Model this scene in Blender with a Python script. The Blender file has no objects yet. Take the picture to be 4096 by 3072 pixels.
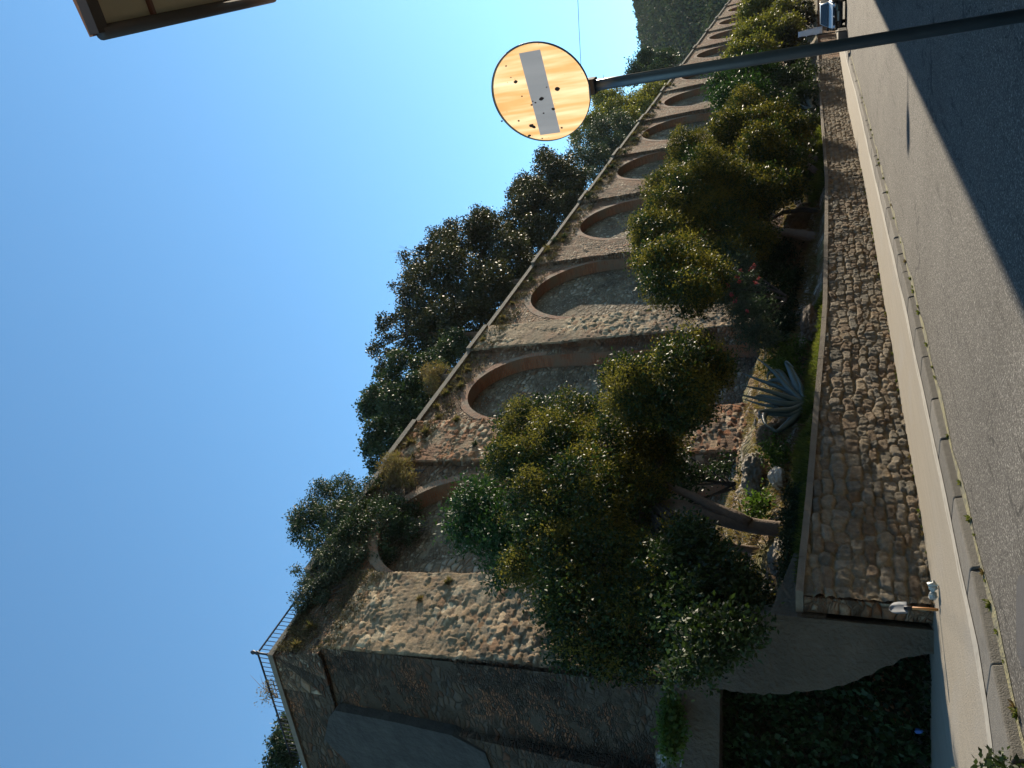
import bpy, math, random
import numpy as np
from mathutils import Vector, Matrix
random.seed(7)
R = math.radians
HAZE = .00009
SC = bpy.context.scene
# world frame: +X runs up the street, +Y points from the road towards the fortress, Z up, metres
# ------------------------------------------------------------------ camera
TH, PI_ = R(30.5), R(21.0)
FPX = 1720 * 4096 / 2212
def w2s(x, y, z):                       # (right, ahead, up) -> street frame
    return (x * math.sin(TH) + y * math.cos(TH), -(x * math.cos(TH) - y * math.sin(TH)), z)
cam = bpy.data.objects.new('camera', bpy.data.cameras.new('camera'))
SC.collection.objects.link(cam); SC.camera = cam
upv = Vector(w2s(0, -math.sin(PI_), math.cos(PI_))); rgt = Vector(w2s(1, 0, 0)); fwd = Vector(w2s(0, math.cos(PI_), math.sin(PI_)))
m = Matrix.Identity(4)
for i in range(3):
    m[i][0] = -upv[i]; m[i][1] = rgt[i]; m[i][2] = -fwd[i]
m.translation = (0, 0, 1.6)
cam.matrix_world = m
cam.data.sensor_width = 36; cam.data.lens = 36 * FPX / 4096
cam.data.clip_start = 0.1; cam.data.clip_end = 5000
# ------------------------------------------------------------------ light
AZ, EL = R(9.5), R(25)                 # the sun stands up the street, on the road side
sund = Vector((math.cos(AZ) * math.cos(EL), -math.sin(AZ) * math.cos(EL), math.sin(EL)))
sun = bpy.data.objects.new('sun', bpy.data.lights.new('sun', 'SUN')); SC.collection.objects.link(sun)
sun.data.energy = 5.0; sun.data.angle = R(0.5); sun.data.color = (1, .86, .66)
sun.rotation_euler = sund.to_track_quat('Z', 'Y').to_euler()
wd = bpy.data.worlds.new('World'); SC.world = wd; wd.use_nodes = True
nt = wd.node_tree; bg = nt.nodes['Background']
sky = nt.nodes.new('ShaderNodeTexSky'); sky.sky_type = 'NISHITA'; sky.sun_disc = False
sky.sun_elevation = EL; sky.sun_rotation = math.atan2(sund.x, sund.y); sky.air_density = 1.0; sky.dust_density = 0.05; sky.ozone_density = 3.5
wb = nt.nodes.new('ShaderNodeMix'); wb.data_type = 'RGBA'; wb.blend_type = 'MULTIPLY'; wb.inputs[0].default_value = 1; wb.inputs[7].default_value = (.73, .98, .96, 1)
nt.links.new(sky.outputs[0], wb.inputs[6]); nt.links.new(wb.outputs[2], bg.inputs[0]); bg.inputs[1].default_value = 0.12
SC.view_settings.view_transform = 'Standard'; SC.view_settings.look = 'None'
SC.view_settings.exposure = 1.0; SC.view_settings.gamma = 1.0
# ------------------------------------------------------------------ geometry helpers
K = 4096 / 2212                         # coordinates read off a 2212 px wide copy of the photograph
def ray(x, y):
    u = ((3072 - y) - 1536) / FPX; b = (2048 - x) / FPX
    return np.array(w2s(u, math.cos(PI_) - b * math.sin(PI_), math.sin(PI_) + b * math.cos(PI_)))
C0 = np.array([0, 0, 1.6])
def onz(x, y, z): d = ray(x, y); return C0 + d * (z - 1.6) / d[2]
def onq(x, y, q): d = ray(x, y); return C0 + d * q / d[1]
def ona(x, y, a): d = ray(x, y); return C0 + d * a / d[0]
def link(o): SC.collection.objects.link(o); return o
def tag(o, label=None, cat=None, group=None, kind=None):
    if label: o['label'] = label
    if cat: o['category'] = cat
    if group: o['group'] = group
    if kind: o['kind'] = kind
    return o
def empty(name, loc=(0, 0, 0), **k):
    o = bpy.data.objects.new(name, None); o.location = loc; o.empty_display_size = .2; link(o); return tag(o, **k)
def npmesh(name, V, quads=None, tris=None, smooth=False, col=None, uv=None):
    me = bpy.data.meshes.new(name)
    V = np.asarray(V, dtype=np.float32).reshape(-1, 3)
    parts = []; tot = []
    if quads is not None and len(quads): parts.append(np.asarray(quads, dtype=np.int32).ravel()); tot.append(np.full(len(quads), 4, np.int32))
    if tris is not None and len(tris): parts.append(np.asarray(tris, dtype=np.int32).ravel()); tot.append(np.full(len(tris), 3, np.int32))
    loops = np.concatenate(parts); tot = np.concatenate(tot)
    me.vertices.add(len(V)); me.vertices.foreach_set('co', V.ravel())
    me.loops.add(len(loops)); me.loops.foreach_set('vertex_index', loops)
    me.polygons.add(len(tot)); st = np.zeros(len(tot), np.int32); st[1:] = np.cumsum(tot)[:-1]
    me.polygons.foreach_set('loop_start', st); me.polygons.foreach_set('loop_total', tot)
    if smooth: me.polygons.foreach_set('use_smooth', np.ones(len(tot), bool))
    if uv is not None:
        l = me.uv_layers.new(name='UVMap'); l.data.foreach_set('uv', np.asarray(uv, dtype=np.float32)[loops].ravel())
    me.update(); me.validate()
    if col is not None:
        a = me.color_attributes.new('Col', 'FLOAT_COLOR', 'POINT'); a.data.foreach_set('color', np.asarray(col, dtype=np.float32).ravel())
    return me
def mobj(name, me, mat, parent=None):
    o = bpy.data.objects.new(name, me); me.materials.clear(); me.materials.append(mat); link(o)
    if parent is not None: o.parent = parent; o.matrix_parent_inverse = Matrix.Translation(-parent.location)
    return o
class MB:
    def __init__(s): s.v = []; s.f = []; s.uv = []
    def add(s, vs, fs, uvs=None):
        n = len(s.v); s.v += [tuple(map(float, p)) for p in vs]; s.f += [tuple(i + n for i in f) for f in fs]
        s.uv += uvs if uvs else [(0., 0.)] * len(vs)
    def box(s, x0, x1, y0, y1, z0, z1):
        s.hexa([(x0, y0, z0), (x1, y0, z0), (x1, y1, z0), (x0, y1, z0), (x0, y0, z1), (x1, y0, z1), (x1, y1, z1), (x0, y1, z1)])
    def hexa(s, p): s.add(p, [(3, 2, 1, 0), (4, 5, 6, 7), (0, 1, 5, 4), (1, 2, 6, 5), (2, 3, 7, 6), (3, 0, 4, 7)])
    def bar(s, p, q, w, h, up=(0, 0, 1)):
        p = Vector(p); q = Vector(q); d = (q - p).normalized(); a = d.cross(Vector(up))
        if a.length < 1e-3: a = d.cross(Vector((1, 0, 0)))
        a = a.normalized() * w / 2; b = a.cross(d).normalized() * h / 2
        s.hexa([p - a - b, p + a - b, q + a - b, q - a - b, p - a + b, p + a + b, q + a + b, q - a + b])
    def tube(s, pts, rad, n=8, cap=True):
        pts = [Vector(p) for p in pts]; rings = []; base = len(s.v); prev = None
        rad = rad if hasattr(rad, '__len__') else [rad] * len(pts)
        for i, p in enumerate(pts):
            d = (pts[min(i + 1, len(pts) - 1)] - pts[max(i - 1, 0)]).normalized()
            ref = prev if prev is not None else (Vector((0, 0, 1)) if abs(d.z) < .9 else Vector((1, 0, 0)))
            a = (ref - d * ref.dot(d)).normalized(); prev = a; b = d.cross(a)
            rings.append([p + (a * math.cos(2 * math.pi * k / n) + b * math.sin(2 * math.pi * k / n)) * rad[i] for k in range(n)])
        vs = [v for r in rings for v in r]; fs = []
        for i in range(len(pts) - 1):
            for k in range(n):
                fs.append((i * n + k, i * n + (k + 1) % n, (i + 1) * n + (k + 1) % n, (i + 1) * n + k))
        if cap: fs.append(tuple(range(n - 1, -1, -1))); fs.append(tuple((len(pts) - 1) * n + k for k in range(n)))
        s.add(vs, fs)
    def lathe(s, c, prof, n=12):
        vs = []; fs = []
        for (r, z) in prof: vs += [(c[0] + r * math.cos(2 * math.pi * k / n), c[1] + r * math.sin(2 * math.pi * k / n), c[2] + z) for k in range(n)]
        for i in range(len(prof) - 1):
            for k in range(n): fs.append((i * n + k, i * n + (k + 1) % n, (i + 1) * n + (k + 1) % n, (i + 1) * n + k))
        s.add(vs, fs)
    def build(s, name, mat, parent=None, smooth=False, bevel=0):
        me = bpy.data.meshes.new(name); me.from_pydata(s.v, [], s.f)
        l = me.uv_layers.new(name='UVMap')
        idx = np.zeros(len(me.loops), np.int32); me.loops.foreach_get('vertex_index', idx)
        l.data.foreach_set('uv', np.asarray(s.uv, dtype=np.float32)[idx].ravel())
        if smooth: me.polygons.foreach_set('use_smooth', np.ones(len(me.polygons), bool))
        me.update()
        o = mobj(name, me, mat, parent)
        if bevel: b = o.modifiers.new('bevel', 'BEVEL'); b.width = bevel; b.segments = 2; b.limit_method = 'ANGLE'
        return o
def vnoise(P, seed=0, scale=1.0, octv=3):       # cheap smooth noise for numpy points, about -1..1
    rg = np.random.default_rng(seed); out = 0; amp = 1; P = np.asarray(P) * scale
    for o in range(octv):
        for k in range(3):
            w = rg.normal(size=P.shape[-1]); w /= np.linalg.norm(w); out = out + amp * np.sin(P @ w * (1.9 ** o) * 2.1 + rg.uniform(0, 6.28) + 1.3 * np.sin(P @ rg.normal(size=P.shape[-1]) * (1.9 ** o))) / 3
        amp *= .55
    return out
# ------------------------------------------------------------------ material helpers
class NT:
    def __init__(s, name):
        s.m = bpy.data.materials.new(name); s.m.use_nodes = True; s.t = s.m.node_tree; s.b = s.t.nodes['Principled BSDF']
    def n(s, typ, ins=None, **props):
        nd = s.t.nodes.new('ShaderNode' + typ)
        for k, v in props.items(): setattr(nd, k, v)
        for k, v in (ins or {}).items():
            if isinstance(v, bpy.types.NodeSocket): s.t.links.new(v, nd.inputs[k])
            else: nd.inputs[k].default_value = v
        return nd
    def coord(s): return s.n('TexCoord').outputs['Object']
    def ramp(s, fac, stops, interp='LINEAR'):
        nd = s.n('ValToRGB', {0: fac}); cr = nd.color_ramp; cr.interpolation = interp
        while len(cr.elements) < len(stops): cr.elements.new(.5)
        for e, (p, c) in zip(cr.elements, stops): e.position = p; e.color = (*c, 1) if len(c) == 3 else c
        return nd.outputs[0]
    def mapr(s, v, a, b, c=0., d=1.): return s.n('MapRange', {0: v, 1: a, 2: b, 3: c, 4: d}).outputs[0]
    def mix(s, f, a, b, mode='MIX'):
        nd = s.n('Mix', data_type='RGBA', blend_type=mode)
        for i, v in ((0, f), (6, a), (7, b)):
            if isinstance(v, bpy.types.NodeSocket): s.t.links.new(v, nd.inputs[i])
            else: nd.inputs[i].default_value = (*v, 1) if hasattr(v, '__len__') and len(v) == 3 else v
        return nd.outputs[2]
    def math(s, op, a, b=0.):
        return s.n('Math', {0: a, 1: b}, operation=op).outputs[0]
    def noise(s, vec, scale, detail=3, rough=.55): return s.n('TexNoise', {'Vector': vec, 'Scale': scale, 'Detail': detail, 'Roughness': rough})
    def set(s, k, v):
        if isinstance(v, bpy.types.NodeSocket): s.t.links.new(v, s.b.inputs[k])
        else: s.b.inputs[k].default_value = (*v, 1) if hasattr(v, '__len__') and len(v) == 3 else v
    def bump(s, h, dist, strength=1.):
        s.set('Normal', s.n('Bump', {'Height': h, 'Distance': dist, 'Strength': strength}).outputs[0])
def plain(name, col, rough=.8, metal=0., var=.25, scale=6., bump=.0, bscale=40.):
    t = NT(name); c = t.coord(); nz = t.noise(c, scale, 4).outputs[0]
    t.set('Base Color', t.mix(nz, tuple(x * (1 - var) for x in col), tuple(min(1, x * (1 + var)) for x in col)))
    t.set('Roughness', rough); t.set('Metallic', metal)
    if bump: t.bump(t.noise(c, bscale, 4).outputs[0], bump)
    return t.m
def rubble(name, sc=3.6, cols=None, mortar=(.30, .25, .19), cover=.45, brick=.3, bumpd=.06, aspect=1.7):
    t = NT(name); c = t.coord()
    w = t.noise(c, 1.6, 3); wv = t.n('VectorMath', {0: w.outputs['Color'], 1: (.5, .5, .5)}, operation='SUBTRACT')
    wv = t.n('VectorMath', {0: wv.outputs[0], 'Scale': .35}, operation='SCALE')
    v = t.n('VectorMath', {0: c, 1: wv.outputs[0]}, operation='ADD').outputs[0]
    v = t.n('Mapping', {'Vector': v, 'Scale': (1, 1, aspect)}).outputs[0]
    def layer(S, rnd):
        f1 = t.n('TexVoronoi', {'Vector': v, 'Scale': S, 'Randomness': rnd})
        ed = t.n('TexVoronoi', {'Vector': v, 'Scale': S, 'Randomness': rnd}, feature='DISTANCE_TO_EDGE')
        r = t.n('SeparateColor', {0: f1.outputs['Color']})
        return r.outputs[0], r.outputs[1], ed.outputs['Distance'], f1.outputs['Distance']
    r1, g1, e1, d1 = layer(sc, .9); r2, g2, e2, d2 = layer(sc * 2.4, 1.)
    cols = cols or [(.20, .17, .14), (.36, .31, .25), (.27, .25, .23), (.46, .41, .34), (.33, .22, .15), (.55, .51, .44)]
    stops = [((i + .5) / len(cols), k) for i, k in enumerate(cols)]
    small = t.mapr(t.noise(c, .55, 2).outputs[0], .46, .54)
    big_c = t.ramp(r1, stops); sm_c = t.ramp(r2, stops)
    brk = t.mapr(t.math('ADD', t.noise(c, .5, 3).outputs[0], t.math('MULTIPLY', g2, .25)), .80 - brick * .4, .84 - brick * .4)
    sm_c = t.mix(brk, sm_c, t.ramp(g2, [(0, (.30, .12, .06)), (.5, (.40, .18, .09)), (1, (.24, .12, .07))]))
    s1 = t.mapr(e1, .02, .14); s2 = t.mapr(e2, .02, .16)
    # stones that sit deep are hidden by mortar
    cov = t.mapr(t.noise(c, .8, 4, .6).outputs[0], .72 - cover * .4, .80 - cover * .4)
    hide = t.math('MULTIPLY', cov, t.mapr(r1, .55, .62, 1., .25))
    sm = t.mix(small, s1, s2); colr = t.mix(small, big_c, sm_c)
    keep = t.math('SUBTRACT', 1., hide)
    mk = t.math('MULTIPLY', sm, keep)
    mort = t.mix(t.noise(c, 9, 4).outputs[0], tuple(x * .7 for x in mortar), tuple(x * 1.25 for x in mortar))
    base = t.mix(mk, mort, colr)
    st = t.mapr(t.noise(c, .22, 5, .65).outputs[0], .3, .7, .62, 1.2)
    vm = t.n('VectorMath', {0: base, 'Scale': st}, operation='SCALE').outputs[0]
    t.set('Base Color', vm); t.set('Roughness', .95); t.b.inputs['Specular IOR Level'].default_value = .15
    rnd = t.math('SUBTRACT', t.mix(small, t.math('POWER', t.mapr(e1, 0, .30), .5), t.math('POWER', t.mapr(e2, 0, .32), .5)), 0.)
    h = t.math('MULTIPLY', rnd, t.math('MULTIPLY', keep, t.mapr(r1, 0, 1, .45, 1.)))
    h = t.math('ADD', h, t.math('MULTIPLY', t.noise(c, 14, 5, .7).outputs[0], .40))
    h = t.math('ADD', h, t.math('MULTIPLY', t.noise(c, 2.2, 3).outputs[0], .7))
    t.bump(h, bumpd)
    return t.m
def brickmat(name):
    t = NT(name); uv = t.n('TexCoord').outputs['UV']
    b = t.n('TexBrick', {'Vector': uv, 'Color1': (.22, .075, .035, 1), 'Color2': (.32, .14, .07, 1), 'Mortar': (.19, .145, .10, 1), 'Scale': 1., 'Mortar Size': .012, 'Mortar Smooth': .4, 'Bias': 0., 'Brick Width': .28, 'Row Height': .075})
    c = t.coord(); d = t.mix(t.mapr(t.noise(c, 1.2, 4).outputs[0], .42, .62), b.outputs[0], (.20, .145, .10))
    t.set('Base Color', d); t.set('Roughness', .95)
    t.bump(t.math('ADD', b.outputs['Fac'], t.math('MULTIPLY', t.noise(c, 10, 4).outputs[0], -1.2)), -.02)
    return t.m
def leafmat(name, cols, rough=.4, trans=.3, spec=.5):
    rough = max(rough, .55); spec = min(spec, .22)
    t = NT(name); g = t.n('NewGeometry').outputs['Random Per Island']
    big = t.noise(t.coord(), .9, 2).outputs[0]
    f = t.math('ADD', t.math('MULTIPLY', g, .7), t.math('MULTIPLY', t.math('SUBTRACT', big, .5), 1.2))
    f = t.math('ADD', f, .1)
    n = len(cols); base = t.ramp(f, [((i + .5) / n, c) for i, c in enumerate(cols)])
    t.set('Base Color', base); t.set('Roughness', rough); t.b.inputs['Specular IOR Level'].default_value = spec
    tr = t.n('BsdfTranslucent', {'Color': t.mix(.5, base, t.mix(1., base, (1.6, 1.9, .5), 'MULTIPLY'))})
    mx = t.n('MixShader', {0: trans}); t.t.links.new(t.b.outputs[0], mx.inputs[1]); t.t.links.new(tr.outputs[0], mx.inputs[2])
    t.t.links.new(mx.outputs[0], t.t.nodes['Material Output'].inputs[0])
    return t.m
M = {}
BR = [(.10, .066, .044), (.27, .165, .10), (.18, .125, .08), (.38, .28, .19), (.25, .11, .052), (.50, .40, .29), (.29, .175, .105)]
M['rubble'] = rubble('rubble', 3.4, cols=BR, mortar=(.235, .152, .096), cover=.4, brick=.6, bumpd=.20, aspect=2.0)
M['rubble_big'] = rubble('rubble_big', 2.5, cols=BR, mortar=(.20, .155, .11), cover=.2, brick=.35, bumpd=.2)
M['rubble_shaded'] = rubble('rubble_shaded', 3.0, cols=[(.05, .038, .027), (.10, .07, .045), (.08, .068, .055), (.14, .105, .075), (.12, .06, .035)], mortar=(.082, .064, .046), cover=.45, brick=.35, bumpd=.12, aspect=2.4)  # rubble for faces out of the sun, their shade put into the colour
M['niche'] = rubble('niche', 2.8, cols=[(.13, .10, .07), (.22, .17, .12), (.17, .13, .09), (.42, .36, .28), (.18, .11, .065), (.30, .24, .17)], mortar=(.185, .145, .10), cover=.45, brick=.15, bumpd=.16)
M['brick'] = brickmat('brick')
M['coping'] = plain('coping', (.155, .13, .10), .95, var=.45, scale=4, bump=.02)
M['plaster'] = plain('plaster', (.085, .070, .052), .95, var=.5, scale=2.2, bump=.05, bscale=14)
M['render_rough'] = rubble('render_rough', 3.2, cols=[(.075, .06, .045), (.10, .085, .065), (.13, .105, .08)], mortar=(.105, .088, .068), cover=1.0, brick=0., bumpd=.05)
M['plaster_shaded'] = plain('plaster_shaded', (.036, .034, .030), .95, var=.7, scale=2.2, bump=.08, bscale=6)  # render darkened in its base colour to stand in for deep shade
M['metal_dark'] = plain('metal_dark', (.03, .032, .04), .5, .6, var=.2)
M['bark'] = plain('bark', (.13, .09, .065), .95, var=.4, scale=9, bump=.02, bscale=25)
M['bark_dark'] = plain('bark_dark', (.045, .035, .03), .95, var=.4, scale=9, bump=.02, bscale=25)
M['rock_dark'] = plain('rock_dark', (.10, .075, .055), .95, var=.5, scale=5, bump=.1, bscale=8)
M['rock'] = plain('rock', (.22, .195, .16), .95, var=.45, scale=6, bump=.09, bscale=8)
M['rock_light'] = plain('rock_light', (.52, .51, .48), .9, var=.2, scale=5, bump=.03, bscale=12)
M['rock_earth'] = plain('rock_earth', (.15, .095, .05), .95, var=.6, scale=5, bump=.12, bscale=7)
M['privet'] = leafmat('privet', [(.014, .026, .009), (.024, .042, .012), (.038, .062, .015), (.028, .046, .014)], .42, .2, .35)
M['tuft'] = leafmat('tuft', [(.10, .085, .022), (.165, .135, .034), (.13, .11, .028)], .8, .4, .1)
M['glossy'] = leafmat('glossy', [(.016, .038, .012), (.028, .06, .016), (.04, .085, .02)], .3, .25)
M['bigleaf'] = leafmat('bigleaf', [(.022, .026, .010), (.036, .036, .013), (.052, .042, .016), (.028, .038, .013)], .45, .2, .35)
M['grey_leaf'] = leafmat('grey_leaf', [(.032, .044, .026), (.048, .062, .036), (.068, .08, .048)], .45, .2)
M['dark_leaf'] = leafmat('dark_leaf', [(.02, .035, .018), (.035, .055, .022), (.055, .07, .028)], .38, .2)
M['yellow_leaf'] = leafmat('yellow_leaf', [(.06, .07, .02), (.14, .13, .03), (.22, .19, .04)], .5, .35)
M['oleander'] = leafmat('oleander', [(.03, .05, .035), (.06, .09, .06), (.09, .12, .09)], .35, .2)
M['pink'] = leafmat('pink', [(.30, .05, .07), (.42, .10, .13)], .7, .2, .2)
M['grass'] = leafmat('grass', [(.06, .075, .018), (.11, .13, .03), (.18, .17, .05)], .6, .4, .2)
M['drygrass'] = leafmat('drygrass', [(.12, .08, .045), (.20, .14, .07), (.10, .09, .04)], .8, .3, .1)
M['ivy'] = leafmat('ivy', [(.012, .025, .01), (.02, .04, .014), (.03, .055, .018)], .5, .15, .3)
M['ivy_light'] = leafmat('ivy_light', [(.05, .09, .02), (.09, .14, .03)], .4, .35)
# ------------------------------------------------------------------ foliage
def leaves(rg, ctr, size, elong=2.0, up=.35, dirs=None, jit=.35):
    """one folded diamond per point"""
    n = len(ctr); d = rg.normal(size=(n, 3))
    if dirs is not None: d = d * .75 + dirs
    d[:, 2] += up * rg.normal(size=n) * .3 - .15
    d /= np.linalg.norm(d, axis=1)[:, None]
    r = rg.normal(size=(n, 3)); r[:, 2] *= .5; s = np.cross(d, r); s /= np.linalg.norm(s, axis=1)[:, None]
    nn = np.cross(s, d); L = (size * (1 + jit * rg.uniform(-1, 1, n)))[:, None]
    W = L / elong / 2
    a = ctr; b = ctr + d * L * .45 + s * W + nn * W * .35; c = ctr + d * L; e = ctr + d * L * .45 - s * W + nn * W * .35
    V = np.stack([a, b, c, e], 1).reshape(-1, 3); Q = np.arange(4 * n).reshape(-1, 4)
    return V, Q
def sublobes(blobs, seed, k=7, s=.40):
    rg = np.random.default_rng(seed); out = [list(b[:3]) + [x * .84 for x in b[3:6]] for b in blobs]
    for b in blobs:
        for i in range(k):
            d = rg.normal(size=3); d[2] += .25; d /= np.linalg.norm(d); f = s * rg.uniform(.7, 1.25); g = rg.uniform(.68, .92)
            out.append([b[0] + d[0] * b[3] * g, b[1] + d[1] * b[4] * g, b[2] + d[2] * b[5] * g, b[3] * f, b[4] * f, b[5] * f])
    return out
def in_blobs(rg, blobs, n, shell=.45, lump=.22, seed=1):
    B = np.array(blobs); area = (B[:, 3] * B[:, 4] + B[:, 3] * B[:, 5] + B[:, 4] * B[:, 5]); k = rg.choice(len(B), n, p=area / area.sum())
    d = rg.normal(size=(n, 3)); d /= np.linalg.norm(d, axis=1)[:, None]
    r = 1 - shell * rg.uniform(0, 1, n) ** 1.6
    pr = B[k, :3] + d * B[k, 3:6]
    r = r * (1 + lump * vnoise(pr, seed, 1.7, 3))
    P = B[k, :3] + d * r[:, None] * B[k, 3:6]
    keep = np.ones(n, bool)
    for b in B:
        e = np.linalg.norm((P - b[:3]) / b[3:6], axis=1); keep &= (e > .55) | (rg.uniform(0, 1, n) < .05)
    return P[keep], d[keep]
def foliage(name, blobs, n, size, mat, parent, seed=1, elong=2., cluster=6, cr=.13, shell=.45, lump=.22, gaps=.0, droop=0., sub=7):
    rg = np.random.default_rng(seed)
    if sub: blobs = sublobes(blobs, int(sum(b[0] for b in blobs) * 10) % 9999, sub)
    c, d = in_blobs(rg, blobs, max(8, n // cluster), shell, lump, seed)
    if gaps:
        g = vnoise(c, seed + 5, 1.3, 2) > -1 + gaps * 1.3; c = c[g]; d = d[g]
    c = np.repeat(c, cluster, 0) + rg.normal(size=(len(c) * cluster, 3)) * cr; d = np.repeat(d, cluster, 0)
    d = d * .55; d[:, 2] -= droop
    V, Q = leaves(rg, c, size, elong, dirs=d)
    return mobj(name, npmesh(name, V, Q), mat, parent)
def pb(x, y, r, q, ky=1.0, kz=1.0):       # a crown lobe read off the photograph on the vertical plane y = q
    p = onq(x * K, y * K, q); dep = float(np.dot(p - C0, np.array(fwd)))
    rr = r * K * dep / FPX * 1.16
    return [p[0], p[1], p[2], rr * 1.12, rr * ky, rr * kz]
def trunk(name, pts, rads, mat, parent, n=9):
    P = [Vector(p) for p in pts]; out = []; rr = []
    for i in range(len(P) - 1):
        for k in range(5):
            f = k / 5; out.append(P[i].lerp(P[i + 1], f)); rr.append(rads[i] * (1 - f) + rads[i + 1] * f)
    out.append(P[-1]); rr.append(rads[-1])
    out = [p + Vector((random.uniform(-1, 1), random.uniform(-1, 1), 0)) * r * .16 for p, r in zip(out, rr)]
    b = MB(); b.tube(out, [r * random.uniform(.92, 1.08) for r in rr], n); return b.build(name, mat, parent, True)
def tree(name, label, cat, base, blobs, layers, trunks, group=None, bark='bark', seed=1):
    t = empty(name, base, label=label, cat=cat, group=group)
    ctr = np.array(blobs)[:, :3]
    for tr in trunks: trunk('trunk', tr[0], tr[1], M[bark], t)
    # limbs reaching into the lobes
    tip = Vector(trunks[0][0][-1]); b = MB()
    for i in range(0, len(ctr)):
        e = Vector(ctr[i])
        if e.y < tip.y - 1.0: continue
        mid = tip.lerp(e, .5) + Vector((random.uniform(-.2, .2), random.uniform(-.2, .2), -.25))
        b.tube([tip, mid, e], [trunks[0][1][-1] * .7, .035, .012], 5)
    b.build('branches', M['bark_dark'], t, True)
    for i, L in enumerate(layers): foliage(L.pop('part', 'crown'), L.pop('blobs', blobs), L.pop('n'), L.pop('size'), M[L.pop('mat')], t, seed=seed * 10 + i, **L)
    return t
# ================================================================== the setting
WB = [(7.9, 8.66), (9.08, 8.74), (9.69, 8.70), (11.09, 8.66), (13.9, 8.79), (16.9, 8.80), (19.1, 8.9), (24, 8.95), (30.6, 9.2), (38, 9.85), (47.4, 10.6), (54, 10.7), (63, 10.9), (74, 11.3), (90, 12.0), (120, 13.2), (200, 17)]
def qbase(a): return np.interp(a, [p[0] for p in WB], [p[1] for p in WB])
def qkin(a): return np.interp(a, [4, 5.4, 6.2, 8.9, 15, 26, 36.7, 48.6, 90, 200], [7.25, 7.2, 6.92, 6.91, 7.0, 7.5, 7.87, 8.67, 10.3, 15.3])
def qkout(a): return np.interp(a, [4, 7, 9, 14, 23, 28, 38.7, 49, 90, 200], [6.5, 6.45, 6.52, 6.55, 6.95, 7.12, 7.6, 8.1, 9.7, 14.7])
def hwall(a): return np.interp(a, [8, 9, 11, 14, 17, 19, 24, 30, 38, 48, 55, 64, 76, 200], [1.92, 1.9, 1.79, 1.68, 1.55, 1.49, 1.42, 1.36, 1.40, 1.48, 1.55, 1.62, 1.7, 1.8])
def qbut(z): return 15.6 - .08 * (16.5 - z)
def qrec(z): return 15.75 - .045 * (16.5 - z)
def strip(name, f0, f1, z, mat, a0=-40, a1=200, n=120, kind='structure', z1=None):
    A = np.concatenate([np.linspace(a0, 30, n), np.linspace(31, a1, 60)]); z1 = z if z1 is None else z1
    V = [(a, f0(a), z) for a in A] + [(a, f1(a), z1) for a in A]; N = len(A)
    Q = [(i, i + 1, N + i + 1, N + i) for i in range(N - 1)]
    return tag(mobj(name, npmesh(name, V, Q), mat), kind=kind)
# asphalt
t = NT('asphalt'); c = t.coord()
g = t.n('TexVoronoi', {'Vector': c, 'Scale': 75.}); gr = t.n('SeparateColor', {0: g.outputs['Color']}).outputs[0]
sp = t.ramp(gr, [(0, (.048, .045, .040)), (.6, (.088, .083, .075)), (.9, (.16, .15, .135)), (1, (.30, .285, .255))])
big = t.mapr(t.noise(c, .35, 4).outputs[0], .3, .7, .82, 1.15)
sc_ = t.n('Mapping', {'Vector': c, 'Scale': (.35, 3.5, 1)}).outputs[0]
stn = t.mapr(t.noise(sc_, 1.3, 6, .75).outputs[0], .57, .66, 1., .5)
crk = t.n('Mapping', {'Vector': t.n('VectorMath', {0: c, 1: t.noise(c, 1.2, 3).outputs['Color']}, operation='ADD').outputs[0], 'Scale': (.16, .9, 1)}).outputs[0]
cd = t.n('TexVoronoi', {'Vector': crk, 'Scale': .8}, feature='DISTANCE_TO_EDGE').outputs['Distance']
ck = t.math('MULTIPLY', t.mapr(cd, .003, .010, 1., 0.), t.mapr(t.noise(c, .6, 2).outputs[0], .42, .5))
col = t.n('VectorMath', {0: sp, 'Scale': t.math('MULTIPLY', big, stn)}, operation='SCALE').outputs[0]
col = t.mix(t.math('MULTIPLY', ck, .7), col, (.02, .02, .02))
t.set('Base Color', col); t.set('Roughness', .9); t.b.inputs['Specular IOR Level'].default_value = .25
t.bump(t.math('ADD', gr, t.math('MULTIPLY', t.noise(c, 30, 3).outputs[0], .6)), .006)
M['asphalt'] = t.m
# ground sheet to the horizon
V = [(-400, -1500, -.03), (2500, -1500, -.03), (2500, 1500, -.03), (-400, 1500, -.03)]
tag(mobj('ground', npmesh('ground', V, [(0, 1, 2, 3)]), plain('earth', (.13, .10, .06), .95, var=.4, scale=.3)), kind='structure')
strip('road', lambda a: -6.5, lambda a: qkout(a) + .02, 0, M['asphalt'])
# gutter dirt and moss along the kerb
t = NT('gutter_dirt'); c = t.coord(); n1 = t.noise(c, 5, 5, .7).outputs[0]
t.set('Base Color', t.ramp(n1, [(.35, (.10, .10, .085)), (.5, (.17, .16, .10)), (.62, (.24, .22, .12)), (.75, (.13, .15, .05))])); t.set('Roughness', .95); t.bump(t.noise(c, 40, 4).outputs[0], .02)
strip('gutter', lambda a: qkout(a) - .07 - .04 * math.sin(a * 3.1) - .03 * math.sin(a * 7.7 + 1), lambda a: qkout(a) + .01, .006, t.m, z1=.02)
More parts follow.
